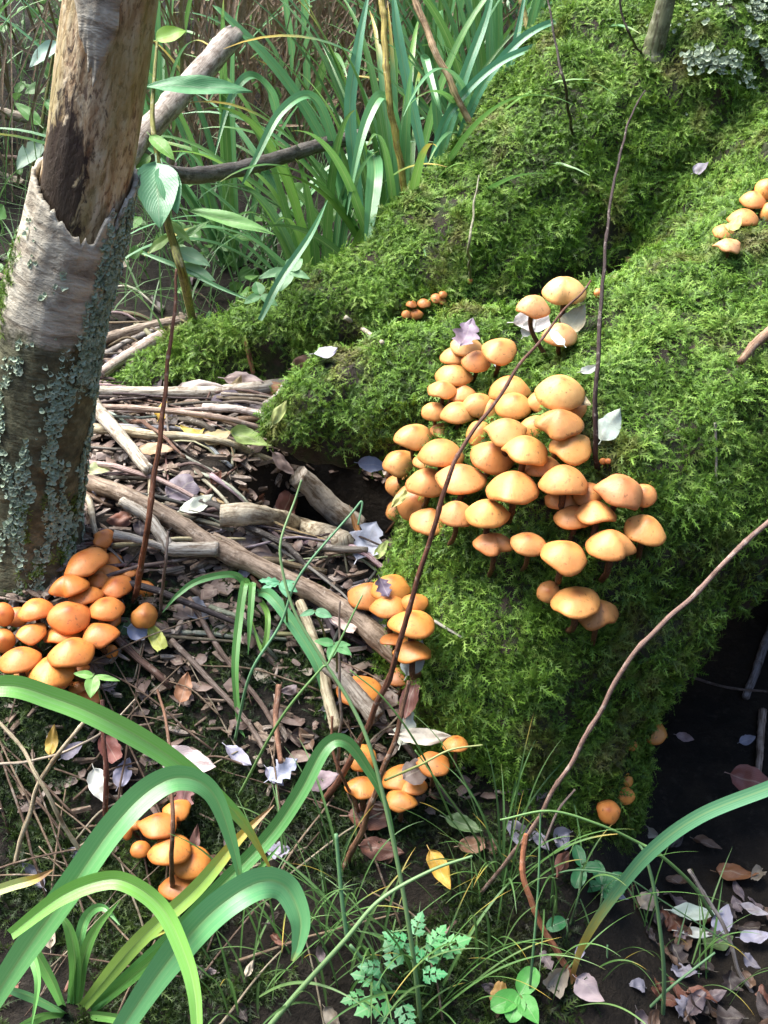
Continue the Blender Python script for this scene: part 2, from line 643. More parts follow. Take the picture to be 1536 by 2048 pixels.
tb = Bag()
CHAINS = dict(
    long_root=[(-.40, 1.47, .345, .030), (-.27, 1.475, .385, .055), (-.12, 1.48, .425, .085), (.02, 1.52, .46, .115), (.17, 1.60, .52, .165), (.36, 1.72, .62, .23), (.60, 1.86, .80, .32), (.80, 1.98, 1.1, .40), (.92, 2.05, 1.7, .40), (1.0, 2.1, 3.9, .34)],
    buttress=[(.82, 1.82, .62, .40), (.58, 1.42, .46, .26), (.40, 1.22, .43, .205), (.255, 1.085, .40, .185), (.17, 1.01, .30, .17), (.145, .985, .16, .165), (.145, .985, -.12, .17)],
    short_root=[(.26, 1.19, .40, .15), (.12, 1.20, .455, .105), (.03, 1.19, .465, .082), (-.05, 1.165, .462, .066), (-.085, 1.15, .455, .052)],
    shade_root=[(.85, 1.7, .60, .36), (.86, 1.35, .36, .24), (.88, 1.1, .12, .18), (.90, .95, -.10, .14)],  # unseen root added to keep light out of the hollow
    rear_root=[(.9, 2.0, .7, .4), (1.35, 2.3, .6, .25), (1.8, 2.6, .6, .15), (2.1, 2.8, .5, .1)],
)
for c in CHAINS.values():
    capsule_chain(tb, c)
tmp = bpy.data.objects.new('tree_raw', tb.mesh('tree_raw', None))
COL.objects.link(tmp)
md = tmp.modifiers.new('remesh', 'REMESH')
md.mode = 'VOXEL'
md.voxel_size = 0.011
sm = tmp.modifiers.new('smooth', 'SMOOTH')
sm.iterations = 10
sm.factor = 0.6
dg = bpy.context.evaluated_depsgraph_get()
tree_me = bpy.data.meshes.new_from_object(tmp.evaluated_get(dg))
raw_me = tmp.data
bpy.data.objects.remove(tmp)
bpy.data.meshes.remove(raw_me)
tree_me.name = 'tree_trunk'
norms = [v.normal.copy() for v in tree_me.vertices]
for v, nrm in zip(tree_me.vertices, norms):
    q = v.co
    d = 0.034 * fbm(q * 7.0, 3) + 0.030 * fbm(q * 19.0 + Vector((5, 1, 2)), 3)
    v.co = q + nrm * d
tree_me.update()
tree_me.materials.clear()
tree_me.materials.append(M['root'])
tree_me.polygons.foreach_set('use_smooth', [True] * len(tree_me.polygons))
tree = thing('mossy_tree', 'huge old tree base with spreading roots thickly covered in bright green moss', 'tree', (0.6, 1.6, 0.0))
trunk_o = child('trunk', tree_me, tree)
tv = [v.co.copy() for v in tree_me.vertices]
tf = [tuple(p.vertices) for p in tree_me.polygons]
TREE_BVH = BVHTree.FromPolygons(tv, tf)


def hit(u, v, which='both'):
    d = raydir(u, v)
    best = None
    for key, b in (('ground', GROUND_BVH), ('tree', TREE_BVH)):
        if which in (key, 'both'):
            loc, nrm, idx, dist = b.ray_cast(CAM, d)
            if loc is not None and (best is None or dist < best[2]):
                if nrm.dot(d) > 0:
                    nrm = -nrm
                best = (loc, nrm, dist)
    if best is None:
        loc = P(u, v, 1.3)
        return loc, Vector((0, 0, 1))
    return best[0], best[1]


def drop(x, y, z=3.0):
    """Ground height under x, y."""
    return Vector((x, y, ground_z(x, y)))


# ------------------------------------------------------------------ moss
def frond(bag, rnd, length, bend, az, elev, broad):
    d0 = Vector((math.cos(az) * math.cos(elev), math.sin(az) * math.cos(elev), math.sin(elev)))
    p = Vector((rnd.uniform(-.002, .002), rnd.uniform(-.002, .002), -0.002))
    steps = 6
    pts = [p.copy()]
    d = d0.copy()
    for i in range(steps):
        p = p + d * (length / steps)
        d = (d + Vector((0, 0, -bend / steps)) + Vector((rnd.uniform(-.12, .12), rnd.uniform(-.12, .12), rnd.uniform(-.05, .05)))).normalized()
        pts.append(p.copy())
    up = Vector((0, 0, 1))
    v, f, u = [], [], []
    for i, q in enumerate(pts):
        t = (pts[min(steps, i + 1)] - pts[max(0, i - 1)]).normalized()
        s = t.cross(up)
        s = s.normalized() if s.length > 1e-5 else Vector((1, 0, 0))
        w = 0.00055 * (1 - 0.6 * i / steps)
        v += [q - s * w, q + s * w]
        u += [(0.5, i / steps)] * 2
    for i in range(steps):
        f.append((2 * i, 2 * i + 1, 2 * i + 3, 2 * i + 2))
    for i in range(1, steps + 1):
        q = pts[i]
        t = (pts[min(steps, i + 1)] - pts[i - 1]).normalized()
        s = t.cross(up)
        s = s.normalized() if s.length > 1e-5 else Vector((1, 0, 0))
        n = s.cross(t)
        ll = broad * (1.2 - 0.85 * i / steps) * rnd.uniform(.8, 1.2)
        for sg in (-1, 1):
            tipp = q + (s * sg * 0.85 + t * 0.65 + n * rnd.uniform(-.25, .3)) * ll
            k = len(v)
            ww = t * (ll * 0.26)
            v += [q - ww, q + ww, tipp]
            u += [(0.5, i / steps * .8), (0.5, i / steps * .8), (0.5, min(1.0, i / steps + .2))]
            f.append((k, k + 1, k + 2) if sg > 0 else (k + 1, k, k + 2))
    bag.add(v, f, u)


def moss_tufts(colname, mat, count, length, seed):
    c = bpy.data.collections.new(colname)
    r = random.Random(seed)
    for k in range(count):
        b = Bag()
        nf = 7
        for i in range(nf):
            frond(b, r, length * r.uniform(.6, 1.25), r.uniform(.5, 1.5), 2 * math.pi * (i + r.uniform(-.3, .3)) / nf, math.radians(r.uniform(2, 55)), length * r.uniform(.22, .32))
        o = bpy.data.objects.new('moss_tuft', b.mesh('moss_tuft', mat, False))
        c.objects.link(o)
    return c


def scatter(o, collection, density, smin, smax, seed, tilt=0.5):
    ng = bpy.data.node_groups.new('scatter_' + collection.name, 'GeometryNodeTree')
    ng.interface.new_socket('Geometry', in_out='INPUT', socket_type='NodeSocketGeometry')
    ng.interface.new_socket('Geometry', in_out='OUTPUT', socket_type='NodeSocketGeometry')
    N, L = ng.nodes, ng.links
    gi, go = N.new('NodeGroupInput'), N.new('NodeGroupOutput')
    dp = N.new('GeometryNodeDistributePointsOnFaces')
    dp.distribute_method = 'RANDOM'
    at = N.new('GeometryNodeInputNamedAttribute')
    at.data_type = 'FLOAT'
    at.inputs['Name'].default_value = 'cover'
    mu = N.new('ShaderNodeMath')
    mu.operation = 'MULTIPLY'
    mu.inputs[1].default_value = density
    L.new(at.outputs[0], mu.inputs[0])
    L.new(mu.outputs[0], dp.inputs['Density'])
    dp.inputs['Seed'].default_value = seed
    ci = N.new('GeometryNodeCollectionInfo')
    ci.inputs['Collection'].default_value = collection
    ci.inputs['Separate Children'].default_value = True
    ci.inputs['Reset Children'].default_value = True
    ip = N.new('GeometryNodeInstanceOnPoints')
    ip.inputs['Pick Instance'].default_value = True
    rv = N.new('FunctionNodeRandomValue')
    rv.data_type = 'FLOAT_VECTOR'
    rv.inputs[0].default_value = (-tilt, -tilt, 0)
    rv.inputs[1].default_value = (tilt, tilt, 6.2832)
    rv.inputs['Seed'].default_value = seed + 1
    rr = N.new('FunctionNodeRotateRotation')
    rr.rotation_space = 'LOCAL'
    e2r = N.new('FunctionNodeEulerToRotation')
    L.new(rv.outputs[0], e2r.inputs[0])
    L.new(dp.outputs['Rotation'], rr.inputs[0])
    L.new(e2r.outputs[0], rr.inputs[1])
    rs = N.new('FunctionNodeRandomValue')
    rs.data_type = 'FLOAT'
    rs.inputs[2].default_value = smin
    rs.inputs[3].default_value = smax
    rs.inputs['Seed'].default_value = seed + 2
    L.new(gi.outputs[0], dp.inputs['Mesh'])
    L.new(dp.outputs['Points'], ip.inputs['Points'])
    L.new(ci.outputs[0], ip.inputs['Instance'])
    L.new(rr.outputs[0], ip.inputs['Rotation'])
    a2 = N.new('GeometryNodeInputNamedAttribute')
    a2.data_type = 'FLOAT'
    a2.inputs['Name'].default_value = 'size'
    m2 = N.new('ShaderNodeMath')
    m2.operation = 'MULTIPLY'
    L.new(rs.outputs[1], m2.inputs[0])
    L.new(a2.outputs[0], m2.inputs[1])
    L.new(m2.outputs[0], ip.inputs['Scale'])
    L.new(ip.outputs[0], go.inputs[0])
    m = o.modifiers.new('scatter', 'NODES')
    m.node_group = ng


def cover_mesh(name, verts, faces, norms_, fn, keep):
    """Sub-surface on which moss grows, with a point attribute 'cover'."""
    val = [fn(p, n) if keep(p) else 0.0 for p, n in zip(verts, norms_)]
    used, vv, ff, vals = {}, [], [], []
    for q in faces:
        if max(val[i] for i in q) > 0.02:
            idx = []
            for i in q:
                if i not in used:
                    used[i] = len(vv)
                    vv.append(verts[i])
                    vals.append(val[i])
                idx.append(used[i])
            ff.append(tuple(idx))
    me = mesh_from(name, vv, ff)
    a = me.attributes.new('cover', 'FLOAT', 'POINT')
    a.data.foreach_set('value', vals)
    b = me.attributes.new('size', 'FLOAT', 'POINT')
    b.data.foreach_set('value', [0.75 + 0.8 * smooth(-0.25, 0.3, fbm(Vector(p) * 34.0, 2)) for p in vv])
    return me


AO_DIRS = []
_r = random.Random(5)
while len(AO_DIRS) < 12:
    d = Vector((_r.uniform(-1, 1), _r.uniform(-1, 1), _r.uniform(-1, 1)))
    if 0.1 < d.length < 1:
        AO_DIRS.append(d.normalized())


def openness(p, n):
    """Share of directions above the surface not closed off by wood nearby (crevices left bare to deepen their shade)."""
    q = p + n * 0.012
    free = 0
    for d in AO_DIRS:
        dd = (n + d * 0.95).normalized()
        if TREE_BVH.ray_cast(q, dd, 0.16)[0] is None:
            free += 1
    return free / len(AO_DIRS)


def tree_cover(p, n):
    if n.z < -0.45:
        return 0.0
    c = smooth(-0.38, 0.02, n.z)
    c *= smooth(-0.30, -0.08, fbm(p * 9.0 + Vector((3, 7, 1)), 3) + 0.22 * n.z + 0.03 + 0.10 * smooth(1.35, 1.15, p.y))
    c *= smooth(0.45, 0.8, openness(p, n))  # thins moss in crevices so bare bark darkens them like shade
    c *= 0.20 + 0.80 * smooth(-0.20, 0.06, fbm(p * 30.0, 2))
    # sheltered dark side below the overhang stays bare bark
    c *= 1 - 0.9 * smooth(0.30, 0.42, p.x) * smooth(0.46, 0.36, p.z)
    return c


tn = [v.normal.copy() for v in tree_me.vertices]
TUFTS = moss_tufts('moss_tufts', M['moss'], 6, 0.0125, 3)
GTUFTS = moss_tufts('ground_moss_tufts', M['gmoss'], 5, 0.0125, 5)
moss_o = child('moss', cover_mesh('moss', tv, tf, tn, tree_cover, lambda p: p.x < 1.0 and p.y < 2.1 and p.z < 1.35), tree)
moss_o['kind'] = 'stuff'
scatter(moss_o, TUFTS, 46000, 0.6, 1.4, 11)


def ground_cover(p, n):
    c = smooth(1.04, 0.92, p.y) * smooth(0.50, 0.62, p.y) * smooth(0.22, 0.05, p.x) * smooth(-0.9, -0.75, p.x)
    c *= smooth(-0.12, 0.16, fbm(p * 7.5 + Vector((1, 4, 0)), 3) + 0.04)
    return c


gn = [v.normal.copy() for v in ground.data.vertices]
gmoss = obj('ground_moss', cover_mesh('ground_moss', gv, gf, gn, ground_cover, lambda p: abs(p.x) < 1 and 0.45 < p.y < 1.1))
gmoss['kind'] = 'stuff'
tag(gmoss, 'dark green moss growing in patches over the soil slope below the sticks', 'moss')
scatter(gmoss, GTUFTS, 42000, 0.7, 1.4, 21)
# ------------------------------------------------------------------ the dead pole with torn bark
POLE = [(-.425, 1.055, .20, .062), (-.412, 1.05, .315, .058), (-.388, 1.05, .41, .0555), (-.334, 1.05, .611, .0525), (-.2865, 1.05, .736, .0475), (-.238, 1.05, .908, .0455), (-.19, 1.05, 1.1, .044), (-.03, 1.06, 1.8, .039), (.05, 1.07, 2.2, .035)]
pp = [Vector(c[:3]) for c in POLE]
NPOLE = 161
ppath = catmull(pp, NPOLE)
prad = [c.x for c in catmull([Vector((c[3], 0, 0)) for c in POLE], NPOLE)]
pole = thing('dead_tree', 'slender dead tree with bark torn away above and lichen on its lower bark', 'tree', (-.412, 1.05, .30))


def pole_frame(i):
    t = (ppath[min(NPOLE - 1, i + 1)] - ppath[max(0, i - 1)]).normalized()
    front = Vector((0, -1, 0))
    front = (front - t * front.dot(t)).normalized()
    return t, front, front.cross(t)          # angle 0 faces the camera, +90 deg is to its right... sign fixed below


def pole_point(i_f, ang, extra):
    i = max(0, min(NPOLE - 2, int(i_f)))
    f = i_f - i
    c = ppath[i].lerp(ppath[i + 1], f)
    r = prad[i] * (1 - f) + prad[i + 1] * f
    t, fr, sd = pole_frame(i)
    if sd.x < 0:
        sd = -sd
    d = fr * math.cos(ang) + sd * math.sin(ang)
    return c + d * (r + extra), d, t


def pole_index(z):
    for i, q in enumerate(ppath):
        if q.z >= z:
            return i - (q.z - z) / max(1e-6, (q.z - ppath[i - 1].z))
    return NPOLE - 1


SEG = 56
# wood core
wv, wf, wu, wst = [], [], [], []
i0 = int(pole_index(.60))
for i in range(i0, NPOLE):
    for j in range(SEG):
        an = 2 * math.pi * j / SEG + math.pi
        q, d, t = pole_point(i, an, 0)
        fl = 0.0026 * noise.noise(Vector((math.cos(an) * 3.5, math.sin(an) * 3.5, q.z * 5))) + 0.0010 * noise.noise(Vector((math.cos(an) * 14, math.sin(an) * 14, q.z * 9)))
        wv.append(q + d * (fl - .0065))
        wu.append((j / SEG, q.z))
        aa = (an + math.pi) % (2 * math.pi) - math.pi
        # the rot sits on the front-left, just above the torn bark
        a = math.exp(-((aa + .55) / .75) ** 2)
        wst.append(a * smooth(.845, .775, q.z) + 0.35 * a * smooth(.93, .84, q.z))
for i in range(NPOLE - i0 - 1):
    for j in range(SEG):
        a, b = i * SEG + j, i * SEG + (j + 1) % SEG
        wf.append((a, b, b + SEG, a + SEG))
wf.append(tuple(range((NPOLE - i0 - 1) * SEG, (NPOLE - i0) * SEG)))
wme = mesh_from('trunk', wv, wf, wu, M['wood'])
wme.attributes.new('stain', 'FLOAT', 'POINT').data.foreach_set('value', wst)
child('trunk', wme, pole)


def bark_top(an):
    """Height of the torn bark edge for an angle around the pole (0 = facing the photographer)."""
    aa = (an + math.pi) % (2 * math.pi) - math.pi
    tab = [(-3.2, .77), (-2.2, .765), (-1.45, .752), (-1.0, .747), (-.55, .735), (-.1, .722), (.25, .716), (.62, .714), (.68, .735), (.85, .742), (.95, .722), (1.05, .735), (1.25, .755), (1.6, .768), (2.2, .77), (3.2, .77)]
    return lerp_table(tab, aa) + .008 * noise.noise(Vector((aa * 5, 0, 1))) + .006 * noise.noise(Vector((aa * 17, 0, 4)))


ROWS = 90
bv, bf, bu, bs = [], [], [], []
BSEG = 96
for side_ in (0, 1):
    for k in range(ROWS + 1):
        for j in range(BSEG):
            an = 2 * math.pi * j / BSEG + math.pi
            top = bark_top(an)
            z = .22 + (top - .22) * (k / ROWS)
            fi = pole_index(z)
            q, d, t = pole_point(fi, an, 0)
            nz = 0.0030 * fbm(Vector((math.cos(an) * 4, math.sin(an) * 4, z * 26)), 4) + 0.0030 * fbm(Vector((math.cos(an) * 2, math.sin(an) * 2, z * 9)), 2)
            lift = .0015 * smooth(.03, 0, top - z) * (0.5 + noise.noise(Vector((an * 3, 2, 0))))
            flare = .018 * smooth(.42, .30, z)
            bv.append(q + d * (nz + lift + flare + (0.0 if side_ == 0 else -.0040)))
            bu.append((j / BSEG, z))
            aa = (an + math.pi) % (2 * math.pi) - math.pi
            bs.append(max(smooth(.655, .56, z), .8 * smooth(.75, 1.2, aa) * smooth(.70, .64, z)))
R1 = (ROWS + 1) * BSEG
for k in range(ROWS):
    for j in range(BSEG):
        a, b = k * BSEG + j, k * BSEG + (j + 1) % BSEG
        bf.append((a, b, b + BSEG, a + BSEG))
        bf.append((R1 + b, R1 + a, R1 + a + BSEG, R1 + b + BSEG))
for j in range(BSEG):
    a, b = ROWS * BSEG + j, ROWS * BSEG + (j + 1) % BSEG
    bf.append((a, b, R1 + b, R1 + a))
bme = mesh_from('bark', bv, bf, bu, M['bark'])
bme.attributes.new('stain', 'FLOAT', 'POINT').data.foreach_set('value', bs)
child('bark', bme, pole)['label'] = 'torn sleeve of grey bark'

# remnant patch of bark higher up
pv, pf, pu = [], [], []
NA, NZ = 26, 26
for k in range(NZ + 1):
    for j in range(NA + 1):
        a = j / NA * 2 - 1
        b = k / NZ
        an = -.12 + a * (.55 * (0.35 + .65 * min(1, b * 2.2)) + .07 * noise.noise(Vector((b * 6, a, 3))))
        z = .862 + b * .09 + .008 * noise.noise(Vector((a * 3, 0, 9))) * (1 - b) - .018 * a * (1 - b)
        q, d, t = pole_point(pole_index(z), an, -.002 + .0016 * fbm(Vector((an * 9, z * 40, 0)), 3) - .004 * max(abs(a), 1 - 2 * b if b < .5 else 0) ** 6)
        pv.append(q)
        pu.append((an / 6.28 + .5, z))
for k in range(NZ):
    for j in range(NA):
        a = k * (NA + 1) + j
        pf.append((a, a + 1, a + NA + 2, a + NA + 1))
pme = mesh_from('bark_patch', pv, pf, pu, M['bark'])
pme.attributes.new('stain', 'FLOAT', 'POINT').data.foreach_set('value', [0.0] * len(pv))
child('bark_patch', pme, pole)


# lichen: ruffled lobes growing out of the bark
def lobe(bag, c, nrm, r, rnd):
    t = nrm.orthogonal().normalized()
    t = Quaternion(nrm, rnd.uniform(0, 6.28)) @ t
    b = nrm.cross(t)
    m = 7
    v, f, u = [c - nrm * .001], [], [(0, 0)]
    ph = rnd.uniform(0, 6.28)
    for i in range(m):
        a = 6.2832 * i / m
        rr = r * (0.62 + .38 * abs(math.sin(1.5 * a + ph))) * rnd.uniform(.8, 1.2)
        v.append(c + (t * math.cos(a) + b * math.sin(a)) * rr + nrm * (rnd.uniform(.05, .5) * r))
        u.append((1, i / m))
    for i in range(m):
        f.append((0, 1 + i, 1 + (i + 1) % m))
    bag.add(v, f, u)


lb = Bag()
lr = random.Random(12)
for k in range(15000):
    an = lr.uniform(-1.75, 1.75)
    z = lr.uniform(.30, .80)
    top = bark_top(an)
    if z > top - .002:
        continue
    w = 0.0
    # pale strip along the right-hand edge
    if an > .70:
        w = max(w, smooth(.66, .95, an) * smooth(.55, .60, z) * 1.6)
    pn = fbm(Vector((math.cos(an) * 3.2, math.sin(an) * 3.2, z * 16)) + Vector((2, 2, 5)), 4)
    w = max(w, smooth(.02, .20, pn + .13 * smooth(-.4, .7, an) - .02) * smooth(.63, .55, z) * 1.0)
    w = max(w, .4 * smooth(.14, .28, pn))
    if lr.random() > w * .85:
        continue
    q, d, t = pole_point(pole_index(z), an, .0005 + .018 * smooth(.42, .30, z))
    nn = (d + Vector((lr.uniform(-.4, .4), lr.uniform(-.4, .4), lr.uniform(-.2, .6)))).normalized()
    lobe(lb, q, nn, lr.uniform(.0014, .0040), lr)
lo = child('lichen', lb.mesh('lichen', M['lichen'], False), pole)
lo['kind'] = 'stuff'
lo['label'] = 'pale grey-green leafy lichen'

# moss cushion down the pole's left side
mv, mf, mn_, mval = [], [], [], []
cnt = 0
for k in range(60):
    for j in range(20):
        an = -2.2 + 1.55 * j / 19
        z = .27 + .42 * k / 59
        q, d, t = pole_point(pole_index(z), an, .001 + .018 * smooth(.42, .30, z))
        mv.append(q)
        mval.append(smooth(-.05, .2, fbm(Vector((an * 3, z * 14, 0)), 3) + .12) * smooth(-.75, -1.05, an))
for k in range(60):
    for j in range(12):
        an = .0 + 1.5 * j / 11
        z = .27 + .18 * k / 59
        q, d, t = pole_point(pole_index(z), an, .001 + .018 * smooth(.42, .30, z))
        mv.append(q)
        mval.append(.7 * smooth(.0, .25, fbm(Vector((an * 4, z * 20, 7)), 3)))
for k in range(59):
    for j in range(19):
        a = k * 20 + j
        mf.append((a, a + 1, a + 21, a + 20))
for k in range(59):
    for j in range(11):
        a = 1200 + k * 12 + j
        mf.append((a, a + 1, a + 13, a + 12))
pm = mesh_from('moss', mv, mf)
pm.attributes.new('cover', 'FLOAT', 'POINT').data.foreach_set('value', mval)
pm.attributes.new('size', 'FLOAT', 'POINT').data.foreach_set('value', [.6] * len(mv))
po = child('moss', pm, pole)
po['kind'] = 'stuff'
scatter(po, TUFTS, 60000, .5, .95, 31)

# ------------------------------------------------------------------ sapling and small lichen on the big tree
sap_base, sap_n = hit(1308, 105)
sd_ = depth_of(sap_base)
spts = [P(1303, 118, sd_ + .01), P(1312, 80, sd_ - .005), P(1325, 30, sd_ - .02), P(1338, -40, sd_ - .04), P(1350, -160, sd_ - .08), P(1352, -420, sd_ - .12)]
sap = thing('sapling', 'smooth grey-green young stem growing straight out of the mossy tree base', 'sapling', spts[0])
v, f, u = tube(catmull(spts, 40), [.0155 - .006 * i / 39 + (.006 * max(0, 1 - i / 4)) for i in range(40)], 14, .06, 3)
child('trunk', mesh_from('sapling_trunk', v, f, u, M['stick']), sap, (.16, .17, .09))
side = catmull([spts[3], spts[3] + Vector((-.06, .01, .05)), spts[3] + Vector((-.11, .0, .13))], 12)
v, f, u = tube(side, [.005 - .003 * i / 11 for i in range(12)], 7, .06, 4)
child('side_shoot', mesh_from('side_shoot', v, f, u, M['stick']), sap, (.16, .17, .09))

lb = Bag()
for k in range(1500):
    u_, v_ = lr.gauss(1490, 55), lr.gauss(55, 50)
    if lr.random() < .2:
        u_, v_ = lr.gauss(1420, 25), lr.gauss(130, 20)
    c, n = hit(u_, v_, 'tree')
    if fbm(c * 42, 3) < .05:
        continue
    lobe(lb, c + n * lr.uniform(.006, .014), (n + Vector((lr.uniform(-.5, .5), lr.uniform(-.5, .5), lr.uniform(0, .5)))).normalized(), lr.uniform(.002, .005), lr)
lo = child('lichen', lb.mesh('tree_lichen', M['lichen'], False), tree)
lo['kind'] = 'stuff'

# ------------------------------------------------------------------ mushrooms
MR = random.Random(23)


def cap_meshes(rad, hgt, wob, lobes, notch, rnd, curl):
    seg, rings = 30, 11
    ph = [rnd.uniform(0, 6.28) for _ in range(6)]
    umbo = rnd.uniform(.02, .11)
    power = rnd.uniform(2.0, 2.9)
    v, f, u = [Vector((0, 0, hgt * rad + umbo * rad))], [], [(0, 0)]

    def shape(r, a):
        k = 1 + wob * (.5 * math.sin(2 * a + ph[0]) + .35 * math.sin(3 * a + ph[1]) + .22 * math.sin(5 * a + ph[2]) + .12 * math.sin(9 * a + ph[5])) * r ** 1.5
        z = hgt * (1 - r ** power) + umbo * math.exp(-(r / .26) ** 2)
        z += wob * .8 * r * r * math.sin(2 * a + ph[3]) + wob * .5 * r ** 3 * math.sin(4 * a + ph[4])
        for (na, nw, nd) in notch:
            da = (a - na + math.pi) % (2 * math.pi) - math.pi
            g = math.exp(-(da / nw) ** 2)
            k *= 1 - nd * g * r ** 2
            z -= nd * .5 * g * r * (1 - .3 * r)
        z += curl * r ** 6 * .35
        return r * k, z

    for i in range(1, rings + 1):
        r = (i / rings) ** .85
        for j in range(seg):
            a = 2 * math.pi * j / seg
            rr, z = shape(r, a)
            v.append(Vector((rr * math.cos(a), rr * math.sin(a), z)) * rad)
            u.append((r, j / seg))
    for drop_, sc in ((-.07, .985), (-.085, .93)):
        for j in range(seg):
            a = 2 * math.pi * j / seg
            rr, z = shape(1.0, a)
            v.append(Vector((rr * sc * math.cos(a), rr * sc * math.sin(a), z + drop_)) * rad)
            u.append((1.0, j / seg))
    for j in range(seg):
        f.append((0, 1 + j, 1 + (j + 1) % seg))
    for i in range(rings + 1):
        for j in range(seg):
            a, b = 1 + i * seg + j, 1 + i * seg + (j + 1) % seg
            f.append((a, a + seg, b + seg, b))
    cap = mesh_from('cap', v, f, u, M['cap'])
    gv_, gf_, gu_ = [], [], []
    for k, (r, dz) in enumerate(((.94, -.085), (.6, .10), (.12, .16))):
        for j in range(seg):
            a = 2 * math.pi * j / seg
            rr, z = shape(r, a)
            zz = shape(1.0, a)[1] if k == 0 else shape(1.0, a)[1] * (.5 if k == 1 else 0) + 0
            gv_.append(Vector((rr * math.cos(a), rr * math.sin(a), zz + dz)) * rad)
            gu_.append((r, j / seg))
    for k in range(2):
        for j in range(seg):
            a, b = k * seg + j, k * seg + (j + 1) % seg
            gf_.append((a, a + seg, b + seg, b))
    gills = mesh_from('gills', gv_, gf_, gu_, M['gills'])
    return cap, gills


def solve_e(ratio, hgt):
    best, be = 9, .5
    for k in range(10, 80):
        e = math.radians(k)
        tot = .5 * math.sin(e) + .5 * math.sqrt(math.sin(e) ** 2 + (hgt * math.cos(e)) ** 2)
        if abs(tot - ratio) < best:
            best, be = abs(tot - ratio), e
    return be


MAIN = 'mushrooms of the big cluster on the mossy buttress'
CAPS = []           # (centre, radius) of every cap, so that leaves can rest on one


def mushroom(u, v, w, h, label, group, roll=0, t=None, off=.040, wob=None, notch=(), tint=None, curl=0, hgt=None, surf='both', base=None):
    r = MR
    k = 1.13 if group == MAIN else 1.06
    w, h = w * k, h * (k + .03)
    hgt = hgt if hgt is not None else r.uniform(.52, .72)
    if t is None:
        loc, nrm = hit(u, v, surf)
        t = depth_of(loc) - off
    c = P(u, v, t)
    rad = .5 * w * t / FPX
    d = raydir(u, v)
    e = solve_e(h / w, hgt)
    upim = (Vector((0, 0, 1)) - d * d.z).normalized()
    upim = Quaternion(d, math.radians(roll)) @ upim
    n = ((-d) * math.sin(e) + upim * math.cos(e)).normalized()
    c = c - n * (hgt * rad * .32)
    mroot = thing('mushroom', label, 'mushroom', c, group)
    wob = wob if wob is not None else r.uniform(.04, .12)
    cap, gills = cap_meshes(rad, hgt, wob, 0, notch, r, curl)
    q = n.to_track_quat('Z', 'Y') @ Quaternion((0, 0, 1), r.uniform(0, 6.28) if not notch else 0)
    if notch:
        # orient so that notch angles are measured from the image's right, anticlockwise
        x = (RGT - n * RGT.dot(n)).normalized()
        y = n.cross(x)
        q = Matrix((x, y, n)).transposed().to_quaternion()
    tn_ = tint or (1, 1, 1)
    k = r.uniform(.82, 1.07)
    col = (tn_[0] * k, tn_[1] * k * r.uniform(.92, 1.07), tn_[2] * k * r.uniform(.88, 1.1))
    o = obj('cap', cap, mroot, col)
    o.rotation_mode = 'QUATERNION'
    o.rotation_quaternion = q
    obj('gills', gills, o, col)
    # stem reaches back to the wood or soil it grows from
    if base is None:
        probe = c - n * .030 + Vector((0, .022, -.018))
        cand = []
        for bt in (TREE_BVH, GROUND_BVH):
            l2, n2, i2, d2 = bt.find_nearest(probe)
            if l2 is not None:
                cand.append((d2, l2))
        base = min(cand, key=lambda z: z[0])[1]
    else:
        base = Vector(base)
    top = c + n * (hgt * rad * .25)
    mid = c - n * max(.012, (c - base).length * .45)
    path = catmull([top, mid, base + (base - mid).normalized() * .006], 12)
    sr = max(.0012, min(.0034, rad * .15))
    sv, sf, su = tube(path, [sr * (1 - .1 * i / 11) for i in range(12)], 8, .12, u)
    child('stem', mesh_from('stem', sv, sf, su, M['stem']), mroot)
    CAPS.append((c, n, rad, hgt))
    return mroot


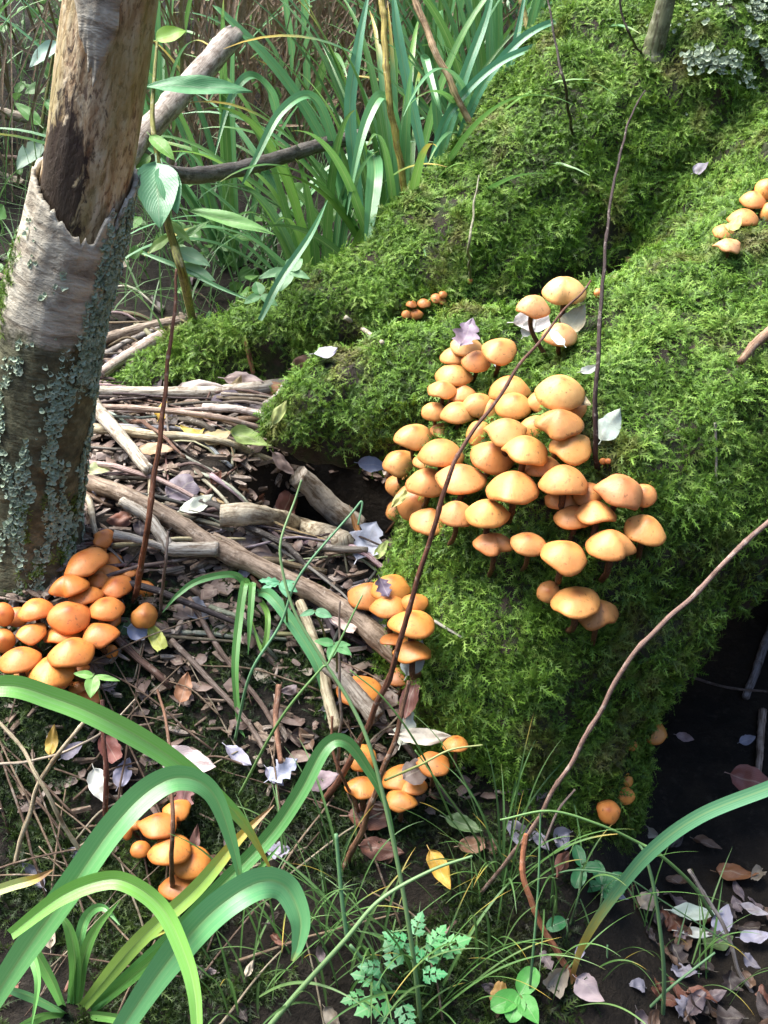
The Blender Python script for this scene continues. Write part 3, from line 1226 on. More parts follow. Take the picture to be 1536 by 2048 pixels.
MAIN = 'mushrooms of the big cluster on the mossy buttress'
L_MAIN = 'pale orange mushroom in the crowded big cluster on the mossy tree front'
L_COL = 'small tan-orange mushroom in the stepped column beside the top of the big cluster'
L_LEFT = 'rounded orange mushroom of the big cluster overhanging the dark hollow'
L_LOW = 'lone orange mushroom along the lower fringe of the big cluster on moss'
PALE = (1.38, 1.75, 2.6)
NORM = (1.16, 1.20, 1.25)
MAIN_LABELS = {
    (827, 869): 'pale rounded mushroom by the bare wood under the short root',
    (800, 921): 'mushroom hanging out furthest over the dark hollow',
    (848, 920): 'tiny mushroom peeping between two pale caps above the hollow',
    (881, 903): 'wide bun-shaped mushroom above the dark hollow',
    (922, 951): 'broad domed mushroom crossed by the cane beside the cluster middle',
    (800, 970): 'mushroom half hidden behind the one with the yellow-green leaf',
    (854, 961): 'egg-shaped mushroom just above the leaf-covered brownish one',
    (795, 1020): 'sliver of mushroom below the yellow-green leaf',
    (860, 1038): 'dark-topped mushroom under the leaf-covered brownish one',
    (912, 1023): 'ringed mushroom touching the cane, next to a larger ringed twin',
    (975, 1022): 'larger ringed mushroom beside its twin, away from the cane',
    (1022, 775): 'tan mushroom whose top is crossed by the leaning dark red cane',
    (958, 806): 'tilted mushroom joining the stepped column to the big cluster',
    (982, 818): 'half-hidden mushroom just behind the leaning cane in the big cluster',
    (1085, 800): 'mushroom mostly hidden behind the largest pale domed one',
    (1150, 815): 'sliver of mushroom showing beneath the largest pale one, by a tan leaf',
    (1028, 808): 'rounded mushroom between the leaning cane and the largest pale one',
    (960, 865): 'mushroom behind the glossy peach bent-edged one, touching the cane',
    (1070, 850): 'small mushroom squeezed between the glossy peach one and the notched one',
    (1142, 890): 'kidney-shaped mushroom under the notched one, beside the dark upright stalk',
    (1052, 895): 'slanting mushroom under the glossy peach bent-edged one',
    (985, 908): 'round smooth mushroom under the glossy peach one, beside the cane',
    (1085, 930): 'dull brownish flattened mushroom in the shaded middle of the big cluster',
    (1027, 970): 'broad pinkish-brown domed mushroom hanging lowest in the crowded middle of the cluster',
    (1125, 995): 'shaded mushroom tucked underneath the broad one with a dark centre',
    (1175, 983): 'small bumpy mushroom touching the pinkish-topped slanting one',
    (1128, 958): 'broad mushroom with a dark brown centre in the big cluster',
    (1148, 1030): 'rounded mushroom half under the wavy-edged flat one',
    (1192, 1022): 'wavy-edged flat mushroom below the pinkish-topped one',
}
TWO = ((-1.57, .30, .22), (1.57, .25, .10))
# three pale ones above the cluster, rooted on the crest where the short root meets the buttress
TRIO = depth_of(hit(1110, 712)[0])
TB_ = hit(1105, 715)[0]
mushroom(1066, 609, 64, 42, 'pale mushroom with dark bare stem before a whitish leaf above the big cluster', None, t=TRIO - .03, tint=PALE, base=TB_ + Vector((-.006, 0, 0)))
mushroom(1129, 577, 84, 52, 'pale double-lobed mushroom with a crease down its cap above the big cluster', None, t=TRIO - .01, tint=PALE, notch=((-1.57, .34, .30), (1.57, .2, .10)), wob=.03, base=TB_ + Vector((.006, .004, 0)))
mushroom(1120, 666, 65, 45, 'pale mushroom below the double-lobed one, above the big cluster', None, t=TRIO - .045, tint=PALE, base=TB_ + Vector((.008, -.004, 0)))
for (u, v, w, h, off) in [(908, 710, 52, 30, .040), (952, 719, 54, 40, .050), (998, 697, 66, 46, .058), (908, 747, 68, 38, .046), (885, 776, 52, 34, .042), (926, 784, 54, 28, .036), (870, 820, 48, 34, .040), (915, 823, 64, 38, .048), (882, 859, 38, 28, .022)]:
    mushroom(u, v, w, h, L_COL, MAIN, off=off, tint=(1.22, 1.34, 1.55))
mushroom(932, 688, 62, 36, 'pale mushroom under a lilac fallen leaf atop the big cluster', None, off=.046, tint=PALE)
for (u, v, w, h, off, roll) in [(1022, 775, 74, 46, .034, 0), (958, 806, 60, 42, .030, 8), (982, 818, 54, 46, .024, 0), (1085, 800, 52, 40, .018, 0), (1150, 815, 44, 42, .016, 0), (1028, 808, 68, 47, .046, 0),
                                (960, 865, 52, 46, .022, 0), (1070, 850, 52, 42, .016, 0), (1142, 890, 80, 52, .040, 0), (1052, 895, 86, 50, .042, 8), (985, 908, 82, 58, .038, 10),
                                (1085, 930, 66, 36, .018, -8), (1027, 970, 100, 58, .050, 0), (1125, 995, 62, 36, .016, 0), (1175, 983, 60, 38, .026, -6), (1128, 958, 92, 52, .050, 0), (1148, 1030, 72, 42, .020, 0), (1192, 1022, 78, 38, .036, 0)]:
    mushroom(u, v, w, h, MAIN_LABELS[(u, v)], MAIN, off=off, roll=roll, tint=NORM)
mushroom(1120, 779, 95, 66, 'largest pale domed mushroom at the top of the big cluster', None, off=.062, tint=(1.34, 1.62, 2.1), wob=.03)
mushroom(1012, 858, 84, 50, 'glossy peach mushroom with a bent edge in the middle of the big cluster', None, off=.056, tint=(1.24, 1.38, 1.6), wob=.13)
mushroom(1118, 842, 90, 54, 'mushroom with a notched underside just below the largest pale one', None, off=.050, notch=((-2.4, .3, .26),), tint=NORM)
mushroom(1240, 977, 98, 60, 'pinkish-topped mushroom with slanting edge beside the dark upright stalk', None, off=.045, roll=12, tint=(1.1, 1.05, 1.4), notch=((-2.5, .5, .2),))
mushroom(1288, 987, 52, 44, 'small mushroom tucked behind the pinkish-topped one', None, off=.020, tint=NORM)
for (u, v, w, h, off, roll) in [(827, 869, 68, 46, .044, 0), (800, 921, 66, 44, .040, 0), (848, 920, 42, 28, .016, 0), (881, 903, 86, 46, .052, 0), (922, 951, 92, 54, .056, 0), (800, 970, 52, 46, .022, 0), (854, 961, 72, 54, .044, 0),
                                (795, 1020, 42, 36, .018, 0), (860, 1038, 76, 46, .034, 4), (912, 1023, 68, 48, .042, 0), (975, 1022, 80, 52, .050, 0)]:
    mushroom(u, v, w, h, MAIN_LABELS[(u, v)], MAIN, off=off, roll=roll, tint=(1.20, 1.28, 1.40))
mushroom(830, 1002, 76, 70, 'broad brownish mushroom with a yellow-green leaf stuck to it', None, off=.028, tint=(.92, .92, .95))
for (u, v, w, h, off, roll) in [(1293, 1055, 78, 54, .040, 10), (1130, 1106, 88, 56, .045, 8), (1056, 1083, 62, 44, .038, 0)]:
    mushroom(u, v, w, h, L_LOW, MAIN, off=off, roll=roll, tint=NORM)
mushroom(1222, 1086, 94, 56, 'heart-shaped notched mushroom on the lower fringe of the big cluster', None, off=.045, notch=((-.75, .28, .25),), tint=NORM)
mushroom(988, 1083, 76, 44, 'arched mushroom with a bite-like gap in its lower edge', None, off=.040, notch=((-1.05, .33, .42),), tint=(1.1, 1.1, 1.1))
mushroom(1097, 1183, 44, 42, 'smallest of three fused mushrooms low on the mossy tree front', None, off=.030, tint=NORM)
mushroom(1195, 1222, 78, 60, 'creased rear mushroom of the fused three low on the mossy front', None, off=.030, tint=(.98, .98, 1.0), wob=.14)
mushroom(1153, 1199, 96, 62, 'broad middle mushroom of the fused three low on the mossy front', None, off=.050, tint=NORM, wob=.10)
# far right, high on the tree
G2 = 'mushrooms high on the mossy tree shoulder'
for (u, v, w, h, off) in [(1507, 397, 52, 30, .034), (1533, 378, 44, 40, .045), (1487, 433, 58, 31, .040), (1541, 425, 40, 40, .025), (1448, 461, 42, 28, .030)]:
    mushroom(u, v, w, h, 'small orange mushroom in the row high on the mossy tree shoulder', G2, off=off, tint=NORM)
mushroom(1455, 489, 48, 25, 'paler wavy-edged mushroom lowest in the row high on the mossy shoulder', None, off=.03, tint=PALE, wob=.2)
# tiny ones between the roots
for (u, v, w, h) in [(823, 607, 21, 15), (848, 605, 26, 18), (873, 595, 23, 18), (886, 588, 17, 14), (884, 602, 15, 12), (813, 627, 20, 16), (833, 627, 25, 21), (1197, 586, 18, 22), (939, 561, 12, 12), (1206, 921, 14, 12), (1216, 922, 12, 13)]:
    near_stalk = u > 1100
    mushroom(u, v, w, h, 'tiny orange button mushroom beside the dark upright stalk' if near_stalk else 'tiny orange-brown button mushroom in the mossy cleft between the two roots', 'tiny button mushrooms by the stalk' if near_stalk else 'tiny button mushrooms in the cleft', off=.012, tint=(.95, .80, .75))
# clump at the foot of the buttress, among the sticks
G3 = 'mushrooms in the clump at the end of the long stick'
OR = (1.05, .94, .72)
mushroom(782, 1172, 82, 52, 'orange mushroom with a dark purple leaf scrap stuck on its cap', None, off=.060, tint=OR)
mushroom(824, 1243, 90, 52, 'wide flat orange mushroom, broadest of the clump by the long stick', None, off=.062, tint=OR, hgt=.45)
for (u, v, w, h, off) in [(738, 1187, 82, 54, .042), (780, 1211, 76, 38, .056), (830, 1203, 50, 40, .036), (826, 1299, 78, 40, .050)]:
    mushroom(u, v, w, h, 'orange mushroom in the clump at the end of the long stick', G3, off=off, tint=OR)
mushroom(790, 1276, 58, 26, 'brownish upturned mushroom squeezed beneath the clump by the long stick', None, off=.034, tint=(.75, .68, .5), hgt=.3)
mushroom(718, 1375, 88, 58, 'dull orange mushroom half hidden below the long stick, crossed by a dark twig', None, off=.035, tint=(.85, .78, .55), hgt=.45)
mushroom(800, 1352, 50, 36, 'brown mushroom hidden behind the broken end of the long stick', None, off=.02, tint=(.6, .52, .4), hgt=.4)
G4 = 'mushrooms around the hollow stick'
for (u, v, w, h, off) in [(725, 1514, 56, 48, .035), (805, 1552, 84, 50, .028), (826, 1568, 58, 34, .040), (802, 1597, 62, 40, .045), (867, 1523, 66, 46, .050)]:
    mushroom(u, v, w, h, 'orange mushroom growing around the open end of the hollow stick', G4, off=off, tint=(1.0, .90, .66), hgt=.5)
mushroom(725, 1570, 70, 42, 'lobed orange-brown mushroom with a scalloped edge below the hollow stick', None, off=.045, tint=(.98, .84, .62), notch=((-2.2, .25, .18),), hgt=.5)
mushroom(912, 1485, 50, 32, 'small orange mushroom partly under a curled cream leaf', None, off=.04, tint=OR)
# cluster at the foot of the dead pole
G5 = 'mushrooms at the foot of the dead slender tree'
LR = (1.0, .78, .52)
L5 = 'deep orange mushroom in the dense cluster at the foot of the slender dead tree'
for (u, v, w, h, off) in [(192, 1100, 44, 26, .014), (222, 1118, 44, 32, .012), (210, 1143, 60, 24, .016), (256, 1143, 36, 17, .022), (195, 1158, 44, 32, .030), (232, 1170, 60, 42, .036), (171, 1188, 68, 32, .036), (288, 1178, 38, 42, .012),
                          (211, 1214, 70, 44, .044), (72, 1216, 66, 42, .040), (219, 1236, 46, 34, .018), (33, 1232, 44, 38, .020), (4, 1228, 46, 56, .040), (63, 1262, 58, 38, .040), (123, 1265, 70, 36, .030), (200, 1264, 70, 46, .046),
                          (6, 1280, 46, 48, .036), (39, 1314, 82, 48, .052), (102, 1338, 94, 58, .054), (162, 1334, 34, 20, .016), (46, 1352, 52, 24, .026), (105, 1366, 76, 30, .028), (158, 1372, 40, 22, .012), (172, 1396, 60, 36, .020), (223, 1303, 26, 28, .014)]:
    mushroom(u, v, w, h, L5, G5, off=off, tint=LR, surf='ground', hgt=MR.uniform(.42, .6))
mushroom(207, 1073, 44, 32, 'ragged-edged orange mushroom topmost in the cluster at the dead tree', None, off=.03, tint=(1.0, .82, .6), surf='ground', wob=.2)
mushroom(168, 1121, 86, 48, 'broad slanting orange mushroom against the bark of the dead tree', None, off=.045, tint=LR, surf='ground', roll=-14, hgt=.5)
mushroom(137, 1168, 78, 38, 'arched curling orange mushroom with open underside against the dead tree', None, off=.045, tint=(.92, .7, .45), surf='ground', roll=-4, notch=((-1.9, .4, .40),), hgt=.6)
mushroom(138, 1229, 80, 64, 'large reddish-orange mushroom in the middle of the cluster at the dead tree', None, off=.046, tint=(1.0, .68, .5), surf='ground')
mushroom(289, 1232, 50, 52, 'brownish mushroom with pleated edge standing apart beside the reddish stalk', None, off=.03, tint=(.8, .68, .5), surf='ground', wob=.12)
mushroom(142, 1300, 90, 54, 'large speckled orange mushroom in front of the cluster at the dead tree', None, off=.058, tint=LR, surf='ground')
# lower-left clump behind the sedge
G6 = 'mushrooms in the small clump behind the arching sedge blades'
for (u, v, w, h, off) in [(354, 1616, 54, 38, .026), (281, 1697, 38, 33, .022), (384, 1721, 74, 60, .034), (362, 1767, 86, 46, .026)]:
    mushroom(u, v, w, h, 'orange mushroom in the small dark clump behind the arching sedge blades', G6, off=off, tint=(1.0, .80, .52), surf='ground', hgt=.5)
mushroom(316, 1645, 80, 44, 'flat orange mushroom with a frayed rim above the small clump behind the sedge', None, off=.040, tint=(1.0, .80, .52), surf='ground', hgt=.4, wob=.12)
mushroom(339, 1695, 84, 56, 'central orange mushroom of the small clump, crossed by a thin brown stalk', None, off=.046, tint=(1.0, .82, .55), surf='ground', hgt=.5)
mushroom(262, 1653, 40, 28, 'shrivelled dried mushroom beside the small clump behind the sedge', None, off=.02, tint=(.75, .6, .4), surf='ground', wob=.35, notch=((-1.5, .5, .4),), roll=-20)
# at the mouth of the hollow on the far side of the buttress
for (u, v, w, h, t, lab) in [(1308, 1462, 52, 42, 1.20, 'yellowish mushroom glowing alone at the mouth of the black hollow'), (1262, 1489, 24, 24, 1.17, 'sliver of a yellowish mushroom behind the mossy corner of the hollow'),
                             (1253, 1560, 26, 40, 1.16, 'narrow brown-orange mushroom on the hollow side of the mossy buttress'), (1250, 1590, 36, 38, 1.15, 'pleated tan mushroom on the hollow side of the mossy buttress'), (1217, 1622, 46, 44, 1.13, 'lowest tan pleated mushroom under the hollow edge of the mossy buttress')]:
    l3, n3, i3, d3 = TREE_BVH.find_nearest(P(u - 40, v + 6, t + .03))
    mushroom(u, v, w, h, lab, None, t=t, tint=(.95, .86, .62), base=l3)
# ------------------------------------------------------------------ sticks
SR = random.Random(41)
GREY, PALE_S, TAN, BROWN, DARK, PINK = (.30, .275, .25), (.46, .41, .33), (.40, .30, .18), (.15, .095, .06), (.055, .042, .034), (.40, .31, .28)


def stick_path(pix, lift, r, surf='ground', n=None):
    pts = []
    for q in pix:
        loc, nrm = hit(q[0], q[1], surf)
        t = depth_of(loc)
        lf = q[2] if len(q) > 2 else lift
        pts.append(P(q[0], q[1], t) + Vector((0, 0, lf)) - raydir(q[0], q[1]) * r)
    return pts


def stick_mesh(pts, r0, r1, seed, seg=10, hollow=False, n=None, crook=.0):
    n = n or max(8, int(len(pts) * 8))
    path = catmull(pts, n)
    path = [p + Vector((noise.noise(p * 23 + Vector((seed, 0, 0))), noise.noise(p * 23 + Vector((0, seed, 0))), noise.noise(p * 23 + Vector((0, 0, seed))))) * (crook + min(r0 * .3, .0016)) for p in path]
    rad = [r0 + (r1 - r0) * i / (n - 1) for i in range(n)]
    v, f, u = tube(path, rad, seg, .15, seed, True, hollow)
    return mesh_from('stick', v, f, u, M['stick'])


def stick(pix, wpx, color, label, lift=.006, surf='ground', wpx1=None, hollow=False, group=None, name='stick', twig=None):
    t = depth_of(hit(pix[0][0], pix[0][1], surf)[0])
    r0 = .5 * wpx * t / FPX
    r1 = .5 * (wpx1 if wpx1 else wpx * .8) * depth_of(hit(pix[-1][0], pix[-1][1], surf)[0]) / FPX
    pts = stick_path(pix, lift, r0, surf)
    sd = SR.uniform(0, 90)
    me = stick_mesh(pts, r0, r1, sd, 12 if wpx > 24 else 8, hollow)
    if twig:
        root = thing(name, label, 'stick', pts[0], group)
        child('main_stem', me, root, color)
        for tw in twig:
            tp = stick_path(tw[0], lift, r0, surf)
            child('side_twig', stick_mesh(tp, .5 * tw[1] * t / FPX, .3 * tw[1] * t / FPX, sd + 3, 8), root, color)
        return root
    o = obj(name, me, None, color)
    return tag(o, label, 'stick', group)


stick([(186, 803), (296, 807), (420, 806), (512, 798), (585, 785)], 24, PALE_S, 'straight pale grey stick lying level across the litter beside the mossy root', .016, wpx1=30)
stick([(176, 828), (225, 890), (270, 945), (305, 985)], 27, PALE_S, 'pale mottled stick slanting down from the dead tree across the debris', .030, wpx1=24)
stick([(165, 872), (300, 888), (380, 893), (450, 905), (560, 945)], 22, (.50, .43, .28), 'yellowish peeled stick under the slanting pale one', .014, wpx1=12)
stick([(160, 985), (280, 1032), (370, 1085), (440, 1128), (520, 1165), (640, 1222), (735, 1288), (805, 1352)], 34, (.27, .20, .14), 'longest thick brown stick running from the dead tree down to the mushroom clump', .020, wpx1=44, twig=[([(520, 1160), (470, 1120), (430, 1100)], 18)])
stick([(445, 1060), (520, 1062), (600, 1078), (690, 1112)], 46, (.46, .40, .29), 'thick pale cut branch with a blunt sawn end on the pile', .020, wpx1=42)
stick([(598, 985), (650, 1035), (715, 1090)], 46, (.50, .44, .36), 'thick pale stub of branch pointing down beside the dark hollow', .026, wpx1=50)
stick([(250, 1045), (300, 1078), (335, 1125), (350, 1140), (440, 1140)], 22, (.48, .43, .35), 'crooked bone-coloured branch forked beside the reddish stalk', .028, wpx1=30, twig=[([(232, 1112), (280, 1122), (345, 1140)], 20)])
stick([(205, 695), (300, 668), (395, 650)], 24, (.32, .25, .19), 'brown-grey stick reaching from the dead tree to the tip of the long root', .012)
stick([(195, 730), (270, 690), (320, 670)], 14, GREY, 'thin grey stick behind the curl of pale bark', .01)
stick([(205, 775), (250, 745), (300, 715), (330, 700)], 20, (.52, .42, .36), 'curl of pinkish pale bark with a ragged end beside the root tip', .022, wpx1=30)
stick([(170, 855), (300, 852), (420, 848), (540, 853)], 9, PINK, 'thin pinkish twig lying level above the peeled yellowish stick', .022)
stick([(180, 858), (330, 868), (450, 885), (560, 915), (640, 952)], 13, (.36, .26, .20), 'long thin twin-grained brown twig ending over the dark hollow', .034)
stick([(420, 862), (520, 900), (600, 930), (648, 952)], 11, BROWN, 'dark brown twig lying under the long twig that ends at the hollow', .024)
stick([(410, 845), (470, 848), (535, 860)], 18, (.62, .52, .46), 'flat pale split of wood lying on the litter', .022)
stick([(575, 800), (560, 830), (530, 850)], 13, (.52, .46, .42), 'short pale twig standing at the end of the mossy short root', .03)
stick([(690, 648), (725, 672), (765, 702)], 11, (.55, .50, .38), 'short pale twig stuck into the moss of the short root', .01, surf='both')
stick([(492, 690), (500, 730), (508, 762)], 11, (.42, .20, .10), 'short red-brown twig standing upright in front of the long root', .012, surf='both')
stick([(655, 1395), (700, 1440), (756, 1505)], 32, (.30, .26, .21), 'hollow grey stick with a round open end among the mushrooms', .045, hollow=True, wpx1=36)
stick([(600, 1235), (640, 1340), (660, 1430), (672, 1485)], 20, (.46, .40, .26), 'pale upright-lying stick with green algae next to the hollow stick', .02, wpx1=26)
stick([(560, 1415), (555, 1480), (565, 1570)], 13, (.30, .15, .09), 'short broken red-brown stump of stem beside lilac leaves', .03)
stick([(868, 1262), (925, 1295)], 7, (.40, .37, .32), 'thin grey twig poking from behind the wide flat mushroom', .012, surf='both')
stick([(790, 1480), (860, 1570), (925, 1650)], 13, DARK, 'dark twig leaning at the foot of the mossy buttress', .012)
stick([(360, 1145), (420, 1200), (480, 1260), (560, 1330)], 18, (.17, .12, .09), 'brown stick running beneath the long thick one', -.004)
stick([(380, 1215), (450, 1330), (520, 1420), (560, 1490)], 12, (.16, .11, .085), 'thin brown twig hanging down the slope under the long thick stick', .012)
stick([(345, 1300), (430, 1390), (500, 1470), (530, 1520)], 12, (.20, .15, .12), 'weathered twig sloping towards the lilac leaves', .014)
# on the tree
stick([(1478, 745), (1505, 712), (1540, 682)], 15, (.33, .20, .12), 'bent brown twig lying on the mossy buttress shoulder', .012, surf='tree', wpx1=24)
stick([(1428, 860), (1430, 950), (1428, 1060)], 6, (.26, .24, .20), 'hair-thin grey stalk hanging down the mossy buttress', .008, surf='tree')
# behind
stick([(-30, 266), (30, 272), (95, 290)], 24, (.44, .36, .27), 'tan stick lying behind the dead tree on the grassy side', .04)
stick([(-20, 345), (60, 352), (130, 362)], 12, (.26, .17, .13), 'thin red-brown stick lying behind the dead tree among leaves', .03)
stick([(1552, 1235), (1530, 1290), (1492, 1395)], 20, (.30, .28, .29), 'grey weathered stick standing in the dark beyond the buttress', .0)
stick([(1525, 1420), (1520, 1480), (1515, 1545)], 17, (.42, .33, .27), 'split pale stick upright at the mouth of the hollow', .0)
stick([(1350, 1390), (1440, 1420), (1540, 1430)], 6, (.16, .12, .10), 'thin dark stem crossing the mouth of the hollow', .04)

lean = thing('fallen_branch', 'broken forked grey branch leaning against the back of the dead tree', 'branch', P(165, 415, 1.13))
child('main_stem', stick_mesh([P(165, 415, 1.13), P(230, 335, 1.22), P(300, 255, 1.31), (P(400, 145, 1.43)), P(468, 72, 1.52)], .012, .0165, 3.3, 12, False, 44), lean, (.36, .31, .26))
child('side_limb', stick_mesh([P(262, 298, 1.26), P(340, 348, 1.36), P(430, 346, 1.44), P(520, 328, 1.50), P(640, 290, 1.57), P(740, 268, 1.64)], .011, .010, 8.1, 10, False, 50), lean, (.15, .13, .11))

# random debris between the dead tree and the roots: every twig is its own
DEB = 'twigs of the debris pile'
for k in range(330):
    far = SR.random() < .30
    x = SR.uniform(-.50, .0) if not far else SR.uniform(-.9, -.10)
    y = SR.uniform(.95, 1.42) if not far else SR.uniform(1.35, 1.75)
    if (x + .035) ** 2 + (y - 1.215) ** 2 < .11 ** 2:
        continue
    if (x + .41) ** 2 + (y - 1.05) ** 2 < .085 ** 2:
        continue
    L = SR.uniform(.05, .24)
    az = math.radians(SR.choice([SR.gauss(-28, 20), SR.gauss(-28, 20), SR.gauss(0, 14), SR.uniform(-90, 90)]))
    lift = SR.uniform(.002, .024)
    r0 = SR.choice([.0014, .0018, .0025, .0025, .0035, .005])
    a = Vector((x - math.cos(az) * L / 2, y - math.sin(az) * L / 2, 0))
    b = Vector((x + math.cos(az) * L / 2, y + math.sin(az) * L / 2, 0))
    if any(((q.x + .41) ** 2 + (q.y - 1.05) ** 2) < .07 ** 2 or ((q.x + .04) ** 2 + (q.y - 1.20) ** 2) < .10 ** 2 for q in (a, b, (a + b) / 2)):
        continue
    a.z = ground_z(a.x, a.y) + r0 + lift * SR.random()
    b.z = ground_z(b.x, b.y) + r0 + lift * SR.random()
    mid = (a + b) / 2
    mid.z = max(mid.z, ground_z(mid.x, mid.y) + r0 + lift) + SR.uniform(-.002, .004)
    c = SR.choice([GREY, PALE_S, TAN, BROWN, BROWN, DARK, DARK, PINK, (.22, .17, .13)])
    kind = 'pale' if c in (GREY, PALE_S, PINK) else ('dark' if c in (BROWN, DARK) else 'tan')
    o = obj('twig', stick_mesh([a, mid, b], r0, r0 * SR.uniform(.4, .8), k * 1.7, 6, False, 9, r0 * .8), None, tuple(q * SR.uniform(.75, 1.15) for q in c))
    tag(o, {'pale': 'thin pale grey twig among the tangled debris between dead tree and roots', 'dark': 'thin dark brown twig among the tangled debris between dead tree and roots', 'tan': 'thin tan twig among the tangled debris between dead tree and roots'}[kind], 'twig', kind + ' ' + DEB)
# dry stalks down the front slope
for k in range(70):
    x, y = SR.uniform(-.42, .05), SR.uniform(.66, .96)
    L = SR.uniform(.05, .20)
    az = math.radians(SR.uniform(0, 180))
    a = Vector((x - math.cos(az) * L / 2, y - math.sin(az) * L / 2, 0))
    b = Vector((x + math.cos(az) * L / 2, y + math.sin(az) * L / 2, 0))
    a.z = ground_z(a.x, a.y) + SR.uniform(.003, .016)
    b.z = ground_z(b.x, b.y) + SR.uniform(.003, .020)
    mid = (a + b) / 2
    mid.z = max(mid.z, ground_z(mid.x, mid.y) + .008) + SR.uniform(0, .012)
    r0 = SR.uniform(.0008, .0018)
    c = SR.choice([(.34, .29, .20), (.24, .17, .11), (.14, .09, .06)])
    o = obj('dry_stalk', stick_mesh([a, mid, b], r0, r0 * .6, k * 2.3, 5, False, 10, .002), None, c)
    tag(o, 'thin dry stalk lying across the mossy slope below the sticks', 'stalk', 'dry stalks on the mossy slope')


# ------------------------------------------------------------------ standing stalks and canes
def cane(pts, w0, w1, color, label, name='stalk', leaf_nodes=0, cat='stalk'):
    """pts = (u, v, depth) triples; widths in photograph pixels."""
    vs = [P(*q) for q in pts]
    n = 12 * len(vs)
    path = catmull(vs, n)
    r0, r1 = .5 * w0 * pts[0][2] / FPX, .5 * w1 * pts[-1][2] / FPX
    rad = [(r0 + (r1 - r0) * i / (n - 1)) * (1 + (.22 if i % 14 == 7 else 0)) for i in range(n)]
    sd = SR.uniform(0, 50)
    path = [p + Vector((noise.noise(p * 30 + Vector((sd, 0, 0))), 0, noise.noise(p * 30 + Vector((0, 0, sd))))) * .0025 for p in path]
    v, f, u = tube(path, rad, 7, .08, sd)
    o = obj(name, mesh_from(name, v, f, u, M['stick']), None, color)
    return tag(o, label, cat)


def gd(u, v, surf='both', off=0.0):
    return depth_of(hit(u, v, surf)[0]) - off


cane([(266, 1212, gd(266, 1212) + .005), (294, 1068, 1.10), (313, 924, 1.09), (331, 773, 1.09), (347, 640, 1.10), (356, 540, 1.11)], 13, 5, (.20, .075, .035), 'reddish-brown knobbly stalk standing in front of the stick pile')
cane([(318, 1235, gd(318, 1235, 'ground') + .005), (328, 1130, 1.12), (336, 1060, 1.12)], 7, 5, (.22, .17, .14), 'thin grey stalk standing beside the reddish knobbly one')
cane([(213, 1735, gd(213, 1735, 'ground') + .01), (212, 1600, 1.03), (208, 1460, 1.02), (206, 1400, 1.03)], 11, 9, (.13, .04, .025), 'dark red-brown stalk crossing a white leaf on the slope')
cane([(343, 1812, gd(343, 1812, 'ground') + .01), (343, 1700, 1.00), (342, 1580, 1.00), (336, 1460, 1.03), (315, 1380, 1.08)], 10, 5, (.18, .09, .05), 'thin brown stalk standing before the small mushroom clump')
cane([(640, 1615, gd(640, 1615, 'ground') + .005), (682, 1550, 1.09), (738, 1448, 1.05), (793, 1308, 1.01), (829, 1181, .985), (889, 980, .955), (926, 894, .955), (1024, 757, .965), (1090, 668, .985), (1180, 560, 1.02)], 14, 4, (.17, .07, .04), 'long dark red cane leaning across the big mushroom cluster', cat='cane', name='cane')
cane([(682, 1745, gd(682, 1745, 'ground') + .005), (731, 1642, 1.06), (760, 1554, 1.04), (795, 1465, 1.03), (817, 1362, 1.03)], 13, 9, (.20, .10, .055), 'broken brown cane standing beside the hollow stick', cat='cane', name='cane')
cane([(725, 1640, gd(725, 1640, 'ground') + .005), (690, 1560, 1.06), (668, 1500, 1.05), (664, 1430, 1.05)], 8, 5, (.25, .11, .06), 'thin rusty stalk leaning behind the drooping sedge blade')
cane([(676, 1560, gd(676, 1560, 'ground')), (680, 1450, 1.06), (676, 1300, 1.05), (677, 1200, 1.05)], 7, 4, (.26, .20, .16), 'thin straight grey stalk rising past the long thick stick')
cane([(1197, 955, gd(1197, 955, 'tree') + .01), (1192, 900, gd(1192, 900, 'tree') - .03), (1195, 750, 1.02), (1206, 560, 1.06), (1221, 400, 1.10), (1256, 250, 1.17), (1290, 180, 1.22)], 12, 3, (.045, .022, .018), 'dark upright stalk rising from the moss above the pinkish mushroom')
cane([(1146, 272, gd(1146, 272, 'tree') + .005), (1130, 180, 1.33), (1110, 80, 1.33), (1092, -20, 1.34)], 6, 4, (.05, .035, .025), 'very thin dark stalk standing on the ridge of the long root')
cane([(1284, 105, gd(1284, 105, 'tree') + .005), (1262, 75, 1.40), (1245, 30, 1.39), (1235, -30, 1.38)], 5, 4, (.06, .045, .03), 'thin dark shoot beside the grey-green young stem')
cane([(940, 560, gd(940, 560, 'tree') + .004), (938, 500, 1.30), (948, 420, 1.32), (958, 350, 1.36)], 6, 3, (.24, .24, .15), 'fine grey-green stalk standing in the cleft between roots')
cane([(822, 440, 1.62), (800, 320, 1.58), (777, 180, 1.55), (768, 60, 1.55), (762, -40, 1.55)], 14, 13, (.42, .34, .08), 'yellow-green upright stem behind the ridge of the long root', name='stem_stalk')
cane([(970, 305, 1.60), (930, 225, 1.57), (880, 120, 1.55), (845, 40, 1.55), (822, -40, 1.55)], 13, 14, (.52, .36, .20), 'tan upright stem leaning away behind the long root', name='stem_stalk')
cane([(1088, 185, 1.66), (1065, 90, 1.63), (1045, 20, 1.63), (1032, -40, 1.63)], 10, 11, (.44, .36, .12), 'short yellowish stem behind the ridge near the young tree', name='stem_stalk')
cane([(1090, 150, 1.70), (1120, 105, 1.66), (1160, 60, 1.64), (1240, -20, 1.62)], 10, 8, (.50, .42, .34), 'pale dead stem leaning over the ridge of the long root', name='stem_stalk')
